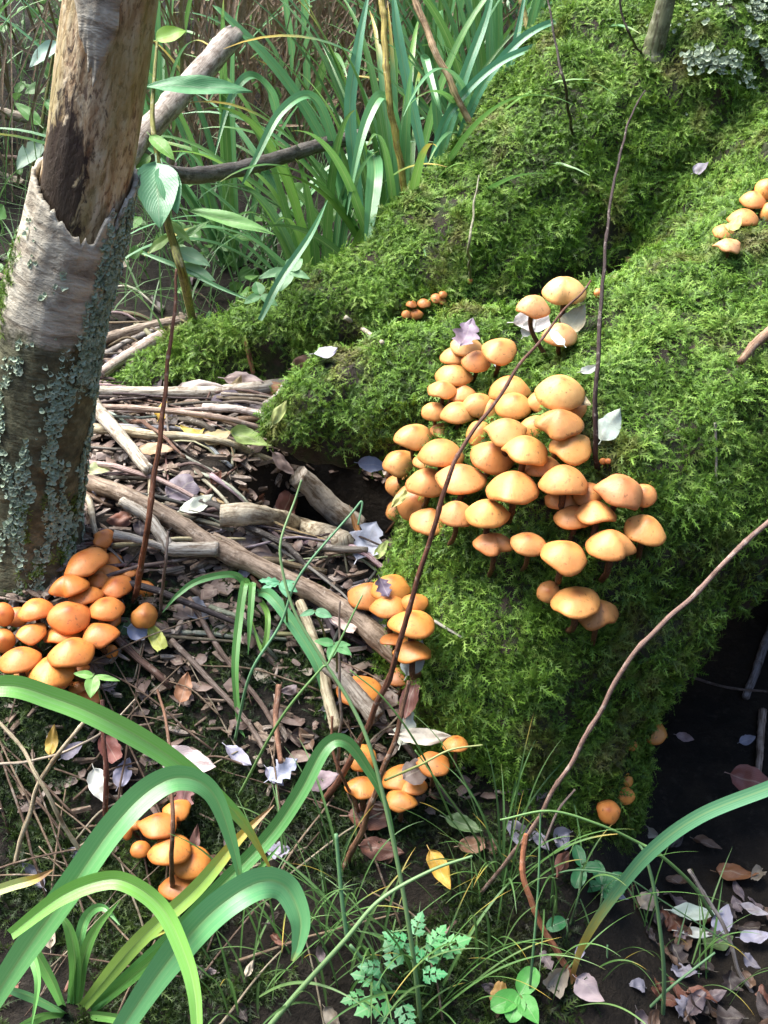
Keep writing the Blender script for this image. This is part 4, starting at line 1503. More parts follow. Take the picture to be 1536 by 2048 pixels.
cane([(1560, 1015, 1.00), (1536, 1044, 1.00), (1458, 1118, .99), (1358, 1218, .98), (1258, 1324, .98), (1165, 1490, 1.0), (1109, 1579, 1.01), (1056, 1667, 1.03), (960, 1790, 1.08), (885, 1872, gd(885, 1872, 'ground') - .005)], 11, 8, (.30, .19, .15), 'long grey-brown cane leaning before the mossy buttress and black hollow', cat='cane', name='cane')
cane([(1050, 1668, 1.03), (1045, 1710, 1.03), (1052, 1775, 1.03), (1095, 1872, 1.04), (1148, 1957, 1.06), (1225, 2065, 1.09)], 11, 13, (.50, .20, .10), 'orange-pink cane curving down beside the leaf litter', cat='cane', name='cane')
cane([(1375, 1740, 1.12), (1440, 1840, 1.13), (1480, 1940, 1.14), (1545, 2060, 1.16)], 8, 8, (.34, .30, .27), 'straight grey stem slanting over the leaf litter')
cane([(1370, 2040, gd(1370, 2040, 'ground') - .01), (1420, 1960, 1.18), (1462, 1895, 1.18)], 9, 7, (.30, .24, .23), 'short grey twig propped on the leaf litter')
cane([(1085, 1690, gd(1085, 1690, 'ground') - .03), (1120, 1620, 1.08), (1150, 1580, 1.08)], 6, 4, (.2, .15, .13), 'small twig under the leaning grey-brown cane')
cane([(30, 1730, gd(30, 1730, 'ground') - .01), (80, 1560, 1.06), (150, 1470, 1.05), (190, 1420, 1.06)], 10, 7, (.46, .38, .25), 'straw-coloured stalk crossing the mossy slope')
cane([(195, 1760, gd(195, 1760, 'ground') - .01), (95, 1590, 1.04), (40, 1490, 1.05), (-30, 1420, 1.06)], 9, 7, (.44, .37, .24), 'long dry straw stalk slanting down the mossy slope')
cane([(-10, 1530, 1.07), (90, 1515, 1.06), (180, 1480, 1.06), (270, 1400, 1.08)], 6, 4, (.44, .37, .28), 'thin dry straw lying over the mossy slope beneath the sedge blade')


# ------------------------------------------------------------------ fallen leaves
LR_ = random.Random(77)


def leaf_mesh(L, Wd, kind, rnd, cup, curl, name='leaf', mat='leaf', wave=.04, detail=1, torn=False):
    """Leaf along +X from 0 to L, normal +Z. kind: ovate | lance | round | oak (wavy margin)."""
    nl, nw = 12 * detail, 4
    v, f, u = [], [], []
    ph = rnd.uniform(0, 6.28)
    bow = rnd.uniform(-.12, .12) if mat == 'leaf' else 0
    ragged = .16 if mat == 'leaf' else .05
    end = 1.0 if not torn else rnd.uniform(.6, .85)
    roll = rnd.uniform(-.9, .9) if mat == 'leaf' else 0
    for i in range(nl + 1):
        s = i / nl * end
        if kind == 'lance':
            w = math.sin(math.pi * s ** .85) ** .9
        elif kind == 'round':
            w = math.sqrt(max(0, 1 - (2 * s - 1) ** 2))
        elif kind == 'oak':
            w = math.sin(math.pi * s ** .8) ** .7 * (1 + .28 * math.sin(s * 22 + ph))
        else:
            w = math.sin(math.pi * s ** .72) ** .8
        w = max(w, .03) * Wd * .5
        for j in range(2 * nw + 1):
            a = j / nw - 1
            edge = 1 + ragged * noise.noise(Vector((s * 9 + ph, 3 * (1 if a > 0 else -1), ph))) * abs(a)
            x = s * L + (.04 * L * noise.noise(Vector((a * 4, ph, 2))) * s if torn else 0)
            y = a * w * edge + bow * L * (s - s * s)
            z = cup * Wd * (abs(a) ** 1.4) * (w / (Wd * .5)) + curl * L * (s - .4) ** 2
            z += wave * L * noise.noise(Vector((s * 3.1 + ph, a * 1.4, ph))) + .35 * wave * L * noise.noise(Vector((s * 9 + ph, a * 4, ph)))
            z += roll * y * (s - .5)
            v.append(Vector((x, y, z)))
            u.append((j / (2 * nw), s))
    m = 2 * nw + 1
    for i in range(nl):
        for j in range(m - 1):
            a = i * m + j
            f.append((a, a + m, a + m + 1, a + 1))
    # leaf stalk
    k = len(v)
    zz = v[nw].z
    for i, (x, z) in enumerate(((.02 * L, zz), (-.07 * L, zz + .01 * L), (-.14 * L, zz + .02 * L))):
        ww = .010 * L
        v += [Vector((x, -ww, z)), Vector((x, ww, z))]
        u += [(.48, 0), (.52, 0)]
    f += [(k, k + 1, k + 3, k + 2), (k + 2, k + 3, k + 5, k + 4)]
    return mesh_from(name, v, f, u, M[mat])


def orient(o, loc, normal, long_dir):
    z = normal.normalized()
    x = (long_dir - z * long_dir.dot(z))
    x = x.normalized() if x.length > 1e-4 else z.orthogonal().normalized()
    y = z.cross(x)
    m = Matrix((x, y, z)).transposed().to_4x4()
    m.translation = loc
    o.matrix_world = m


def fallen(u, v, lpx, wpx, ang, color, label, kind='ovate', surf='both', lift=.006, cup=.10, curl=.25, tilt=0, t=None, face=0.0, group=None):
    """Leaf lying at pixel (u, v); ang = direction of its long axis in the image (deg, anticlockwise from right)."""
    if t is None:
        loc, nrm = hit(u, v, surf)
        t = depth_of(loc)
        loc = loc + nrm * lift
    else:
        loc, nrm = P(u, v, t), Vector((0, -.5, .85))
    d = raydir(u, v)
    nrm = (nrm * (1 - face) + (-d) * face + Vector((0, 0, .25))).normalized()
    ld = RGT * math.cos(math.radians(ang)) + UPV * math.sin(math.radians(ang))
    ld = (ld - nrm * ld.dot(nrm)).normalized()
    seen = (ld - d * ld.dot(d)).length
    wd = nrm.cross(ld)
    seenw = (wd - d * wd.dot(d)).length
    L = lpx * t / FPX / max(.35, seen)
    Wd = wpx * t / FPX / max(.35, seenw)
    Wd = min(Wd, L * .95)
    me = leaf_mesh(L, Wd, kind, LR_, cup * LR_.uniform(.4, 1.2) * LR_.choice((-1, 1, 1)), curl * LR_.uniform(.3, 1.6), wave=.10, torn=LR_.random() < .15)
    o = obj('fallen_leaf', me, None, color)
    orient(o, loc - ld * L * .5, nrm, ld)
    return tag(o, label, 'leaf', group)


LIL, CREAM, PINKL, RED, YEL, WHT, DPUR, TANL, GRN, DRED = (.34, .32, .40), (.62, .55, .42), (.55, .42, .38), (.28, .10, .06), (.60, .38, .05), (.62, .66, .54), (.12, .095, .12), (.42, .27, .13), (.26, .36, .10), (.16, .06, .045)
fallen(415, 775, 105, 46, 5, (.66, .56, .50), 'large bleached leaf lying flat behind the straight pale grey stick', 'ovate', lift=.02)
fallen(500, 762, 80, 30, -10, PINKL, 'pinkish leaf beside the large bleached leaf', lift=.018)
fallen(555, 770, 75, 34, 8, (.40, .19, .09), 'rust-brown curled leaf at the end of the straight pale stick', 'ovate', lift=.022, curl=.5)
fallen(475, 772, 60, 26, 60, (.50, .40, .22), 'yellow-tan leaf standing up behind the straight pale stick', lift=.02, face=.4)
fallen(655, 722, 50, 22, 5, LIL, 'pale lilac leaf lodged in the cleft between two mossy roots', lift=.012)
fallen(612, 722, 60, 30, 25, (.26, .13, .08), 'brown leaf lodged in the cleft beside the lilac one', lift=.01)
fallen(455, 825, 70, 44, 20, DPUR, 'dark slate leaf under the straight pale stick', lift=.012, face=.3)
fallen(505, 830, 55, 40, -15, (.22, .17, .18), 'brown-grey leaf tucked beside the dark slate leaf', lift=.012, face=.3)
fallen(322, 848, 40, 24, 75, YEL, 'bright yellow leaf behind the reddish knobbly stalk', lift=.02, face=.5)
fallen(395, 890, 70, 20, -20, (.62, .46, .10), 'yellow leaf wedged along the peeled stick', lift=.02)
fallen(490, 905, 85, 28, -22, GRN, 'green leaf lying flat on the sticks beside the yellow one', lift=.024)
fallen(438, 898, 60, 34, 5, (.56, .44, .22), 'yellow-tan leaf next to the flat green leaf', lift=.020)
fallen(572, 830, 55, 22, 60, (.40, .46, .14), 'yellow-green narrow leaf against the tip of the short mossy root', 'lance', lift=.02, face=.4)
fallen(320, 925, 75, 24, -12, (.40, .24, .13), 'tan-brown leaf under the slanting pale stick', lift=.02)
fallen(375, 990, 80, 56, 40, (.15, .12, .15), 'large dark purple crumpled leaf amid the twigs', lift=.016, face=.3)
fallen(394, 1040, 72, 30, 35, WHT, 'pale grey-green curled leaf above the crooked bone-coloured branch', lift=.026, curl=.5, face=.3)
fallen(195, 967, 42, 24, 15, (.34, .38, .18), 'pale green leaf beside the dead tree', lift=.02)
fallen(560, 1000, 66, 44, 60, DRED, 'dark red leaf beside the thick pale stub', lift=.016, face=.3)
fallen(545, 930, 60, 26, -30, PINKL, 'pinkish leaf on the end of the stick pile by the hollow', lift=.02)
fallen(738, 1105, 84, 62, 68, (.40, .42, .50), 'big lilac-grey leaf standing beside the mushroom clump', 'oak', lift=.02, face=.6)
fallen(768, 1122, 46, 20, 62, (.34, .40, .12), 'small green leaf edge beside the big lilac-grey leaf', lift=.022, face=.6)
fallen(722, 1100, 66, 12, -75, (.42, .20, .06), 'rolled orange-brown leaf against the big lilac-grey leaf', 'lance', lift=.028, face=.6)
fallen(700, 1250, 74, 46, -20, (.19, .155, .17), 'dull mauve-brown leaf beneath the mushroom clump', lift=.02, face=.3)
fallen(755, 1262, 60, 40, -35, (.20, .16, .18), 'mauve leaf with small holes beneath the mushroom clump', lift=.024, face=.3)
fallen(705, 1272, 74, 20, -35, (.60, .45, .38), 'pale curled leaf lying along the long thick stick', 'lance', lift=.03)
fallen(868, 1318, 76, 46, 68, (.34, .40, .38), 'smooth grey-green leaf hanging beside the lowest clump mushroom', 'ovate', lift=.03, face=.7)
fallen(746, 930, 60, 30, -10, (.22, .24, .32), 'blue-grey leaf at the back of the dark hollow', t=1.24, face=.4)
fallen(1221, 850, 72, 48, 60, (.52, .60, .50), 'pale green-white leaf caught against the dark upright stalk', 'ovate', t=gd(1221, 850, 'tree') - .025, face=.7)
fallen(1072, 642, 90, 44, 5, (.66, .62, .62), 'broad whitish leaf behind the pale mushroom above the big cluster', lift=.0, t=gd(1100, 705) - .012, face=.4)
fallen(1150, 640, 66, 46, 60, (.46, .42, .28), 'tan leaf behind the double-lobed mushroom', t=gd(1120, 705) - .005, face=.4)
fallen(1034, 693, 44, 24, 60, (.58, .60, .56), 'pale leaf tip beside the stepped column of mushrooms', lift=.035, face=.5)
fallen(1010, 740, 48, 22, 80, (.44, .48, .44), 'pale leaf wedged among mushroom stems', lift=.02, face=.5)
fallen(1135, 745, 44, 20, 120, (.50, .60, .56), 'pale bluish leaf behind the largest pale mushroom', lift=.04, face=.5)
fallen(1180, 765, 40, 16, 15, (.58, .64, .58), 'thin pale leaf reaching to the dark upright stalk', lift=.03, face=.5)
fallen(1165, 815, 44, 22, -35, (.48, .38, .22), 'tan leaf sticking out from the right of the largest mushroom', lift=.04, face=.5)
fallen(932, 668, 58, 46, 70, (.30, .23, .30), 'crumpled lilac-brown leaf resting on a pale mushroom cap', 'oak', t=gd(932, 688) - .062, face=.3, curl=.5)
fallen(803, 992, 62, 20, 52, (.50, .50, .16), 'yellow-green leaf stuck to a brownish mushroom cap', 'lance', t=gd(830, 1002) - .050, face=.7)
fallen(768, 1175, 44, 28, -68, (.13, .10, .15), 'dark purple leaf scrap stuck on an orange mushroom cap', 'oak', t=gd(782, 1172) - .082, face=.6)
fallen(1255, 542, 38, 22, 40, (.32, .30, .38), 'lilac leaf in the groove of the tree behind the dark stalk', surf='tree', lift=.012)
fallen(1272, 520, 30, 14, -30, (.45, .27, .12), 'small tan leaf in the groove of the tree above the lilac one', surf='tree', lift=.012)
fallen(1405, 345, 34, 18, 25, (.34, .31, .36), 'small lilac leaf high in the groove of the mossy tree', surf='tree', lift=.012)
fallen(1478, 468, 34, 26, 60, (.40, .42, .12), 'olive leaf among the mushrooms high on the mossy shoulder', surf='tree', lift=.02)
fallen(280, 1275, 56, 36, -20, (.40, .42, .56), 'pale blue-lilac leaf beside the brownish pleated mushroom', lift=.016, face=.4)
fallen(250, 1258, 36, 46, 70, (.08, .16, .05), 'dark green leaf behind the blue-lilac one', lift=.01, face=.3)
fallen(325, 1297, 80, 30, -62, (.44, .48, .10), 'yellow-green leaf hanging tip-down past the grey stalk', 'lance', lift=.022, face=.6)
fallen(397, 1232, 60, 40, -45, (.13, .14, .18), 'dark blue-grey leaf in the shadow under the long stick', lift=.012, face=.4)
fallen(375, 1385, 60, 34, 80, (.34, .16, .08), 'rusty brown leaf hanging under the twigs', lift=.016, face=.5)
fallen(205, 1572, 72, 40, -70, (.72, .72, .64), 'clean white leaf behind the dark red-brown stalk', lift=.02, face=.7)
fallen(228, 1505, 74, 40, -60, (.30, .10, .075), 'red-brown leaf above the clean white one', lift=.016, face=.5)
fallen(248, 1545, 60, 36, 70, (.36, .34, .44), 'lilac leaf behind the dark red-brown stalk', lift=.010, face=.5)
fallen(385, 1540, 110, 60, -10, (.60, .48, .47), 'large pinkish-white leaf under the arching sedge blades', lift=.02, face=.5)
fallen(375, 1600, 70, 36, 80, (.24, .11, .10), 'dark pink-brown crumpled leaf above the small mushroom clump', 'oak', lift=.02, face=.5)
fallen(393, 1690, 74, 22, 82, (.26, .13, .10), 'rolled red-brown leaf beside the small mushroom clump', 'lance', lift=.016, face=.5)
fallen(103, 1482, 60, 24, 82, (.52, .34, .06), 'yellow leaf with brown blotches on the mossy slope', lift=.016, face=.6)
fallen(150, 1500, 52, 26, 40, (.28, .25, .30), 'mauve leaf behind the crossing straw stalks', lift=.012)
fallen(485, 1518, 66, 28, -40, (.42, .40, .50), 'narrow lilac leaf on the moss hump', 'lance', lift=.016, face=.5)
fallen(568, 1548, 70, 36, 40, (.40, .42, .54), 'pale blue-lilac leaves beside the broken red-brown stem', 'oak', lift=.02, face=.5)
fallen(545, 1560, 50, 24, -50, (.42, .40, .50), 'small lilac leaf scrap beside the broken red-brown stem', lift=.016, face=.5)
fallen(560, 1706, 46, 30, 10, (.34, .31, .40), 'crinkled lilac leaf scrap behind the foreground sedge', 'oak', lift=.012, face=.4)
fallen(875, 1478, 110, 34, -6, (.62, .56, .46), 'long curled cream leaf lying at the foot of the mossy buttress', 'ovate', lift=.03, face=.4, curl=.5)
fallen(838, 1440, 72, 36, 75, (.58, .62, .50), 'whitish green leaf standing behind the curled cream leaf', 'oak', lift=.03, face=.6)
fallen(845, 1390, 100, 34, 80, (.16, .06, .045), 'dark red leaf hanging in shade beneath the grey-green leaf', lift=.012, face=.5)
fallen(874, 1742, 84, 36, -65, (.62, .37, .05), 'yellow spotted leaf hanging below the buttress', lift=.03, face=.7)
fallen(750, 1640, 110, 50, 0, (.20, .085, .055), 'big red-brown leaf spread below the lower mushrooms', lift=.012, face=.3)
fallen(760, 1700, 90, 44, -10, (.17, .07, .045), 'dark rusty leaf under the big red-brown leaf', lift=.010, face=.3)
fallen(815, 1555, 66, 50, 30, (.16, .12, .10), 'dark brown leaf lying over mushrooms by the hollow stick', lift=.055, face=.4)
fallen(645, 1560, 70, 40, 15, (.30, .22, .24), 'mauve-pink leaf behind the drooping sedge blade', lift=.014, face=.4)
fallen(925, 1660, 80, 30, -25, (.10, .17, .06), 'dull green leaf in the shade at the foot of the buttress', lift=.02, face=.4)
fallen(950, 1690, 66, 34, 10, (.30, .16, .09), 'brown leaf in the shade at the foot of the buttress', lift=.01, face=.4)
fallen(1378, 1858, 100, 30, 5, (.52, .60, .50), 'pale green-white pointed leaf lying over the litter', 'lance', lift=.022, face=.3)
fallen(1385, 1880, 76, 20, -5, (.60, .62, .56), 'whitish leaf tucked beneath the pale pointed leaf', 'lance', lift=.012, face=.3)
fallen(1445, 1862, 62, 38, 75, (.40, .38, .46), 'lilac leaf beside the pale pointed leaf', lift=.02, face=.4)
fallen(1505, 1560, 86, 54, -20, (.20, .065, .05), 'dark red leaf hanging at the mouth of the hollow', t=1.28, face=.6)
fallen(1370, 1475, 36, 18, -20, (.34, .24, .24), 'small mauve leaf in the dark mouth of the hollow', t=1.40, face=.5)
fallen(1495, 1480, 34, 20, 20, (.22, .22, .28), 'small blue-grey leaf in the dark mouth of the hollow', t=1.38, face=.5)
fallen(1500, 1840, 60, 18, -35, (.48, .44, .46), 'slim pale lilac leaf on the litter beside the slanting stem', 'lance', lift=.016)
fallen(1508, 1895, 62, 28, 10, (.40, .38, .46), 'flat lilac leaf on the litter beside the slanting stem', lift=.014)
fallen(1212, 1788, 50, 18, -20, (.45, .42, .46), 'small whitish leaf under the round green leaflets', lift=.01)
fallen(1470, 1770, 80, 26, -35, (.28, .12, .05), 'orange-brown leaf in the shade of the hollow', lift=.014)
fallen(1430, 1900, 60, 40, 30, (.10, .16, .05), 'olive green leaf under the slanting grey stem', lift=.012)
fallen(1160, 1985, 66, 44, -50, (.46, .36, .36), 'pinkish leaf under the orange-pink cane', lift=.016)
fallen(1150, 1910, 30, 20, -60, (.36, .33, .40), 'little lilac leaf scrap beside the arching blade base', lift=.01)
fallen(1000, 1990, 60, 34, 80, (.46, .26, .07), 'orange-brown leaf standing in the litter', lift=.016, face=.5)

# litter, thickest on the flat soil below the hollow and among the sticks
LIT = [('lilac-grey', (.31, .29, .34)), ('brown', (.18, .105, .065)), ('pale tan', (.44, .37, .28)), ('dark', (.06, .043, .038)), ('dull mauve', (.19, .145, .15)), ('rusty red', (.20, .075, .045))]


def litter(n, xr, yr, where, group, dens=None, size=(.018, .042), weights=(3, 4, 3, 5, 4, 3)):
    for k in range(n):
        x, y = LR_.uniform(*xr), LR_.uniform(*yr)
        if (x + .04) ** 2 + (y - 1.20) ** 2 < .11 ** 2 or (x + .41) ** 2 + (y - 1.05) ** 2 < .075 ** 2:
            continue
        z = ground_z(x, y)
        n_ = Vector((ground_z(x - .02, y) - ground_z(x + .02, y), ground_z(x, y - .02) - ground_z(x, y + .02), .04)).normalized()
        n_ = (n_ + Vector((LR_.uniform(-.5, .5), LR_.uniform(-.6, .3), LR_.uniform(0, .2)))).normalized()
        word, c = LR_.choices(LIT, weights)[0]
        L = LR_.uniform(*size)
        me = leaf_mesh(L, L * LR_.uniform(.35, .7), LR_.choice(['ovate', 'ovate', 'lance', 'oak']), LR_, LR_.uniform(-.3, .4), LR_.uniform(-.5, 1.1), wave=.14, torn=LR_.random() < .4)
        kk = LR_.uniform(.7, 1.15)
        o = obj('fallen_leaf', me, None, tuple(q * kk for q in c))
        az = LR_.uniform(0, 6.28)
        orient(o, Vector((x, y, z + .004 + LR_.uniform(0, .010))), n_, Vector((math.cos(az), math.sin(az), 0)))
        tag(o, f'{word} fallen leaf {where}', 'leaf', f'{word} {group}')


litter(50, (.26, .50), (.60, .84), 'in the litter on the flat soil below the hollow', 'leaves on the flat soil')
litter(60, (.10, .52), (.62, .97), 'in the litter on the flat soil below the hollow', 'leaves on the flat soil')
litter(85, (-.48, .02), (.98, 1.5), 'between the twigs of the debris pile', 'leaves in the debris pile')
litter(50, (-.40, .14), (.66, .98), 'on the mossy slope below the sticks', 'leaves on the mossy slope', size=(.016, .034))
litter(45, (-.9, .0), (1.5, 2.2), 'on the ground behind the long root and the dead tree', 'leaves on the ground behind', size=(.022, .05))

# broken bark, chips and leaf crumbs between the twigs
CR = random.Random(9)
for nm, colr, cnt, seed_ in (('wood_debris', (.20, .145, .105), 2600, 1), ('bark_debris', (.36, .30, .25), 1000, 2), ('leaf_debris', (.19, .13, .105), 1500, 3)):
    bag = Bag()
    for k in range(cnt):
        x, y = CR.uniform(-.62, .12), CR.uniform(.80, 1.62)
        if CR.random() > smooth(.78, 1.0, y) + .25:
            continue
        if (x + .04) ** 2 + (y - 1.20) ** 2 < .10 ** 2 or (x + .41) ** 2 + (y - 1.05) ** 2 < .06 ** 2:
            continue
        z = ground_z(x, y) + CR.uniform(.001, .012)
        L = CR.uniform(.006, .030)
        w = L * CR.uniform(.08, .35) if seed_ < 3 else L * CR.uniform(.4, .9)
        az = CR.gauss(-.5, .9)
        d = Vector((math.cos(az), math.sin(az), CR.uniform(-.25, .35))).normalized()
        nrm = Vector((CR.uniform(-.6, .6), CR.uniform(-.8, .4), 1)).normalized()
        s_ = d.cross(nrm).normalized()
        nrm = s_.cross(d)
        c = Vector((x, y, z))
        th = min(w * .35, .0022) if seed_ < 3 else .0003
        ring = [c + d * (a * L * .5 * CR.uniform(.8, 1.15)) + s_ * (b * w * .5 * CR.uniform(.7, 1.2)) for a, b in ((-1, -.8), (-.1, -1), (1, -.5), (1, .5), (.1, 1), (-1, .8))]
        v = [q + nrm * th for q in ring] + [q - nrm * th for q in ring] + [c + nrm * (th + w * .12)]
        f = [(12, i, (i + 1) % 6) for i in range(6)] + [(i, 6 + i, 6 + (i + 1) % 6, (i + 1) % 6) for i in range(6)]
        u = [(CR.random(), CR.random() * .3)] * 6 + [(CR.random(), 0)] * 6 + [(CR.random(), CR.random() * .3)]
        bag.add(v, f, u)
    o = obj(nm, bag.mesh(nm, M['stick'] if seed_ < 3 else M['leaf'], False), None, colr)
    o['kind'] = 'stuff'
    tag(o, {'wood_debris': 'dark crumbs of rotten wood covering the ground between the twigs', 'bark_debris': 'pale chips of bark strewn between the twigs', 'leaf_debris': 'brown crumbs of broken leaves between the twigs'}[nm], 'debris')
# ------------------------------------------------------------------ sedges and grasses
GR = random.Random(101)
G_TEAL, G_MID, G_LIME, G_DARK, G_YEL = (.075, .215, .085), (.075, .20, .035), (.145, .30, .045), (.030, .105, .020), (.34, .36, .06)


def blade_child(root, pts, wpx, color, yellow=0.0, fold=.24, twist=0.0, name='blade', taper=1.0, mat='blade', hint=None, n=None):
    vs = [P(*q) for q in pts]
    wpx *= .80
    n = n or 16 * len(vs)
    path = catmull(vs, n)
    w = []
    for i in range(n):
        s = i / (n - 1)
        t = depth_of(path[i])
        prof = min(1.0, .62 + s * 2.2) * (1 - max(0, (s - .45) / .55) ** 1.7 * .94 * taper)
        w.append(wpx * t / FPX * prof)
    v, f, u = ribbon(path, w, hint or Vector((.1, -.75, .65)), fold, twist)
    k = 1.45 if wpx > 20 else 1.2
    return child(name, mesh_from('blade', v, f, u, M[mat], False), root, (color[0] * k, color[1] * k, color[2] * k, yellow))


# foreground sedge with broad arching blades
b0 = hit(150, 2010, 'ground')[0]
sedge = thing('sedge_tuft', 'big sedge with broad arching bright green blades in front of the small mushroom clump', 'sedge', b0)
TB = depth_of(b0)
blade_child(sedge, [(-140, 1420, .80), (0, 1372, .80), (110, 1398, .81), (210, 1440, .82), (320, 1502, .84), (420, 1580, .86), (490, 1650, .88), (545, 1745, .90)], 56, (.115, .30, .055), .28)
blade_child(sedge, [(-60, 2075, .86), (30, 1930, .83), (140, 1775, .81), (225, 1655, .81), (300, 1580, .82), (365, 1556, .83), (425, 1588, .84), (465, 1690, .85), (488, 1795, .86)], 70, (.090, .265, .085), .14)
blade_child(sedge, [(20, 1870, .80), (120, 1795, .80), (205, 1762, .80), (262, 1770, .80), (325, 1820, .80), (368, 1910, .79), (388, 1985, .78), (395, 2070, .77)], 46, (.13, .31, .045), .0, taper=.45)
blade_child(sedge, [(225, 2085, .84), (320, 1945, .82), (400, 1850, .81), (465, 1795, .81), (525, 1766, .82), (572, 1778, .83), (600, 1838, .83), (596, 1890, .83), (584, 1922, .83)], 78, (.085, .265, .10), .16, taper=.97)
blade_child(sedge, [(165, 2015, TB - .01), (270, 1890, .93), (390, 1780, .91), (475, 1680, .91), (548, 1610, .92)], 40, (.20, .32, .055), .50)
blade_child(sedge, [(178, 2020, TB - .01), (330, 1885, .96), (450, 1765, .95), (540, 1672, .95), (600, 1585, .95), (650, 1495, .955), (690, 1483, .96), (730, 1530, .97), (770, 1605, .98), (795, 1705, 1.0)], 40, (.055, .185, .045), .0)
blade_child(sedge, [(185, 2020, TB - .01), (330, 1900, .95), (470, 1790, .93), (560, 1690, .93)], 30, (.06, .19, .03), .0)
blade_child(sedge, [(148, 2010, TB), (150, 1930, 1.0), (138, 1860, .99), (112, 1818, .99)], 30, G_MID, .0)
blade_child(sedge, [(155, 2010, TB), (165, 1925, 1.0), (190, 1860, .99), (240, 1800, .98)], 28, G_MID, .1)
blade_child(sedge, [(140, 2010, TB), (155, 1900, 1.0), (172, 1835, 1.0), (205, 1815, .99), (240, 1850, .98)], 26, (.06, .19, .05), .0)
blade_child(sedge, [(125, 2015, TB), (100, 1960, .98), (70, 1905, .95), (55, 1890, .93), (75, 1960, .91), (62, 2060, .90)], 30, (.10, .28, .06), .0)
blade_child(sedge, [(160, 2015, TB), (230, 1930, .99), (290, 1880, .98), (340, 1860, .97)], 22, G_LIME, .3)
blade_child(sedge, [(-60, 1800, .88), (20, 1772, .88), (70, 1758, .88), (108, 1738, .88)], 26, (.34, .36, .12), .65)
blade_child(sedge, [(130, 2030, TB), (60, 1995, .97), (-40, 1960, .95)], 24, (.09, .26, .10), .0)
blade_child(sedge, [(170, 2030, TB), (240, 2040, .98), (330, 2075, .95)], 26, (.10, .25, .05), .0)
blade_child(sedge, [(135, 2030, TB), (85, 2035, .98), (20, 2060, .95)], 26, (.10, .25, .05), .0)

# small sedge in the middle
b1 = hit(505, 1185, 'ground')[0]
s2 = thing('sedge_tuft', 'small drooping sedge tuft hanging over the slope below the long thick stick', 'sedge', b1)
T1 = depth_of(b1)
blade_child(s2, [(500, 1185, T1), (490, 1165, T1 - .04), (478, 1240, T1 - .06), (470, 1340, T1 - .08), (478, 1445, T1 - .08), (490, 1475, T1 - .08)], 20, (.09, .26, .05), .1)
blade_child(s2, [(506, 1185, T1), (505, 1168, T1 - .04), (500, 1240, T1 - .06), (496, 1310, T1 - .06)], 17, (.10, .29, .06), .0)
blade_child(s2, [(510, 1185, T1), (540, 1190, T1 - .05), (595, 1262, T1 - .07), (635, 1330, T1 - .08), (652, 1400, T1 - .08), (650, 1440, T1 - .08)], 30, (.065, .22, .085), .1)
blade_child(s2, [(508, 1185, T1), (535, 1230, T1 - .05), (525, 1300, T1 - .06), (500, 1230, T1 - .05)], 14, G_LIME, .2)
blade_child(s2, [(500, 1188, T1), (470, 1150, T1 - .02), (400, 1160, T1 - .04), (355, 1190, T1 - .05), (325, 1225, T1 - .05)], 17, (.09, .27, .07), .0)
# blade arching in from the right
b2 = hit(1146, 1985, 'ground')[0]
s3 = thing('arching_sedge', 'single blue-green sedge blade arching over the black hollow, yellow towards its base', 'sedge', b2)
child('blade', (lambda r: mesh_from('blade', r[0], r[1], r[2], M['blade']))(ribbon(catmull([P(1600, 1550, .92), P(1536, 1577, .92), P(1400, 1632, .93), P(1300, 1705, .95), P(1225, 1795, .98), P(1170, 1880, 1.01), P(1147, 1945, 1.05), b2], 60), [.0022 + .0098 * min(1, (60 - i) / 34) for i in range(60)], Vector((0, -.7, .7)), .12)), s3, (.085, .27, .13, .52))

# sedge tufts of the background: blades fan out and arch over


def tuft(base, count, lmin, lmax, wmin, wmax, label, spread=(-180, 180), seed=0, cols=None, lean=Vector((0, 0, 0)), group=None, stiff=(.9, 1.6), name='sedge_tuft', mat='blade', cat='sedge'):
    r = random.Random(seed)
    root = thing(name, label, cat, base, group)
    for k in range(count):
        az = math.radians(r.uniform(*spread))
        h = Vector((math.sin(az), -math.cos(az), 0))
        L = r.uniform(lmin, lmax)
        el = math.radians(r.uniform(48, 86))
        d = (h * math.cos(el) + Vector((0, 0, math.sin(el))) + lean * r.uniform(.3, 1)).normalized()
        p = Vector(base) + h * r.uniform(0, .03) + Vector((r.uniform(-.012, .012), r.uniform(-.012, .012), -.01))
        n = 22
        g = r.uniform(*stiff)
        pts = [p.copy()]
        for i in range(n):
            s = i / n
            p = p + d * (L / n)
            d = (d + Vector((0, 0, -1)) * (g * 2.6 * s / n) + h * (.9 * s / n)).normalized()
            pts.append(p.copy())
        w0 = r.uniform(wmin, wmax)
        w = [w0 * min(1, .5 + 2.5 * i / n) * (1 - max(0, (i / n - .4) / .6) ** 1.8 * .95) for i in range(n + 1)]
        sidev = Quaternion(Vector((0, 0, 1)), r.uniform(-.5, .5)) @ h.cross(Vector((0, 0, 1)))
        v, f, u = ribbon(pts, w, None, .18, r.uniform(-.6, .6), sidev)
        c = r.choice(cols or [G_TEAL, G_TEAL, G_MID, G_MID, G_DARK, G_LIME])
        q = r.uniform(.8, 1.25)
        child('blade', mesh_from('blade', v, f, u, M[mat]), root, (c[0] * q, c[1] * q, c[2] * q, r.choice([0, 0, 0, .15, .35])))
    return root


def on_ground(u, v):
    return hit(u, v, 'ground')[0]


def gp(x, y):
    return Vector((x, y, ground_z(x, y)))


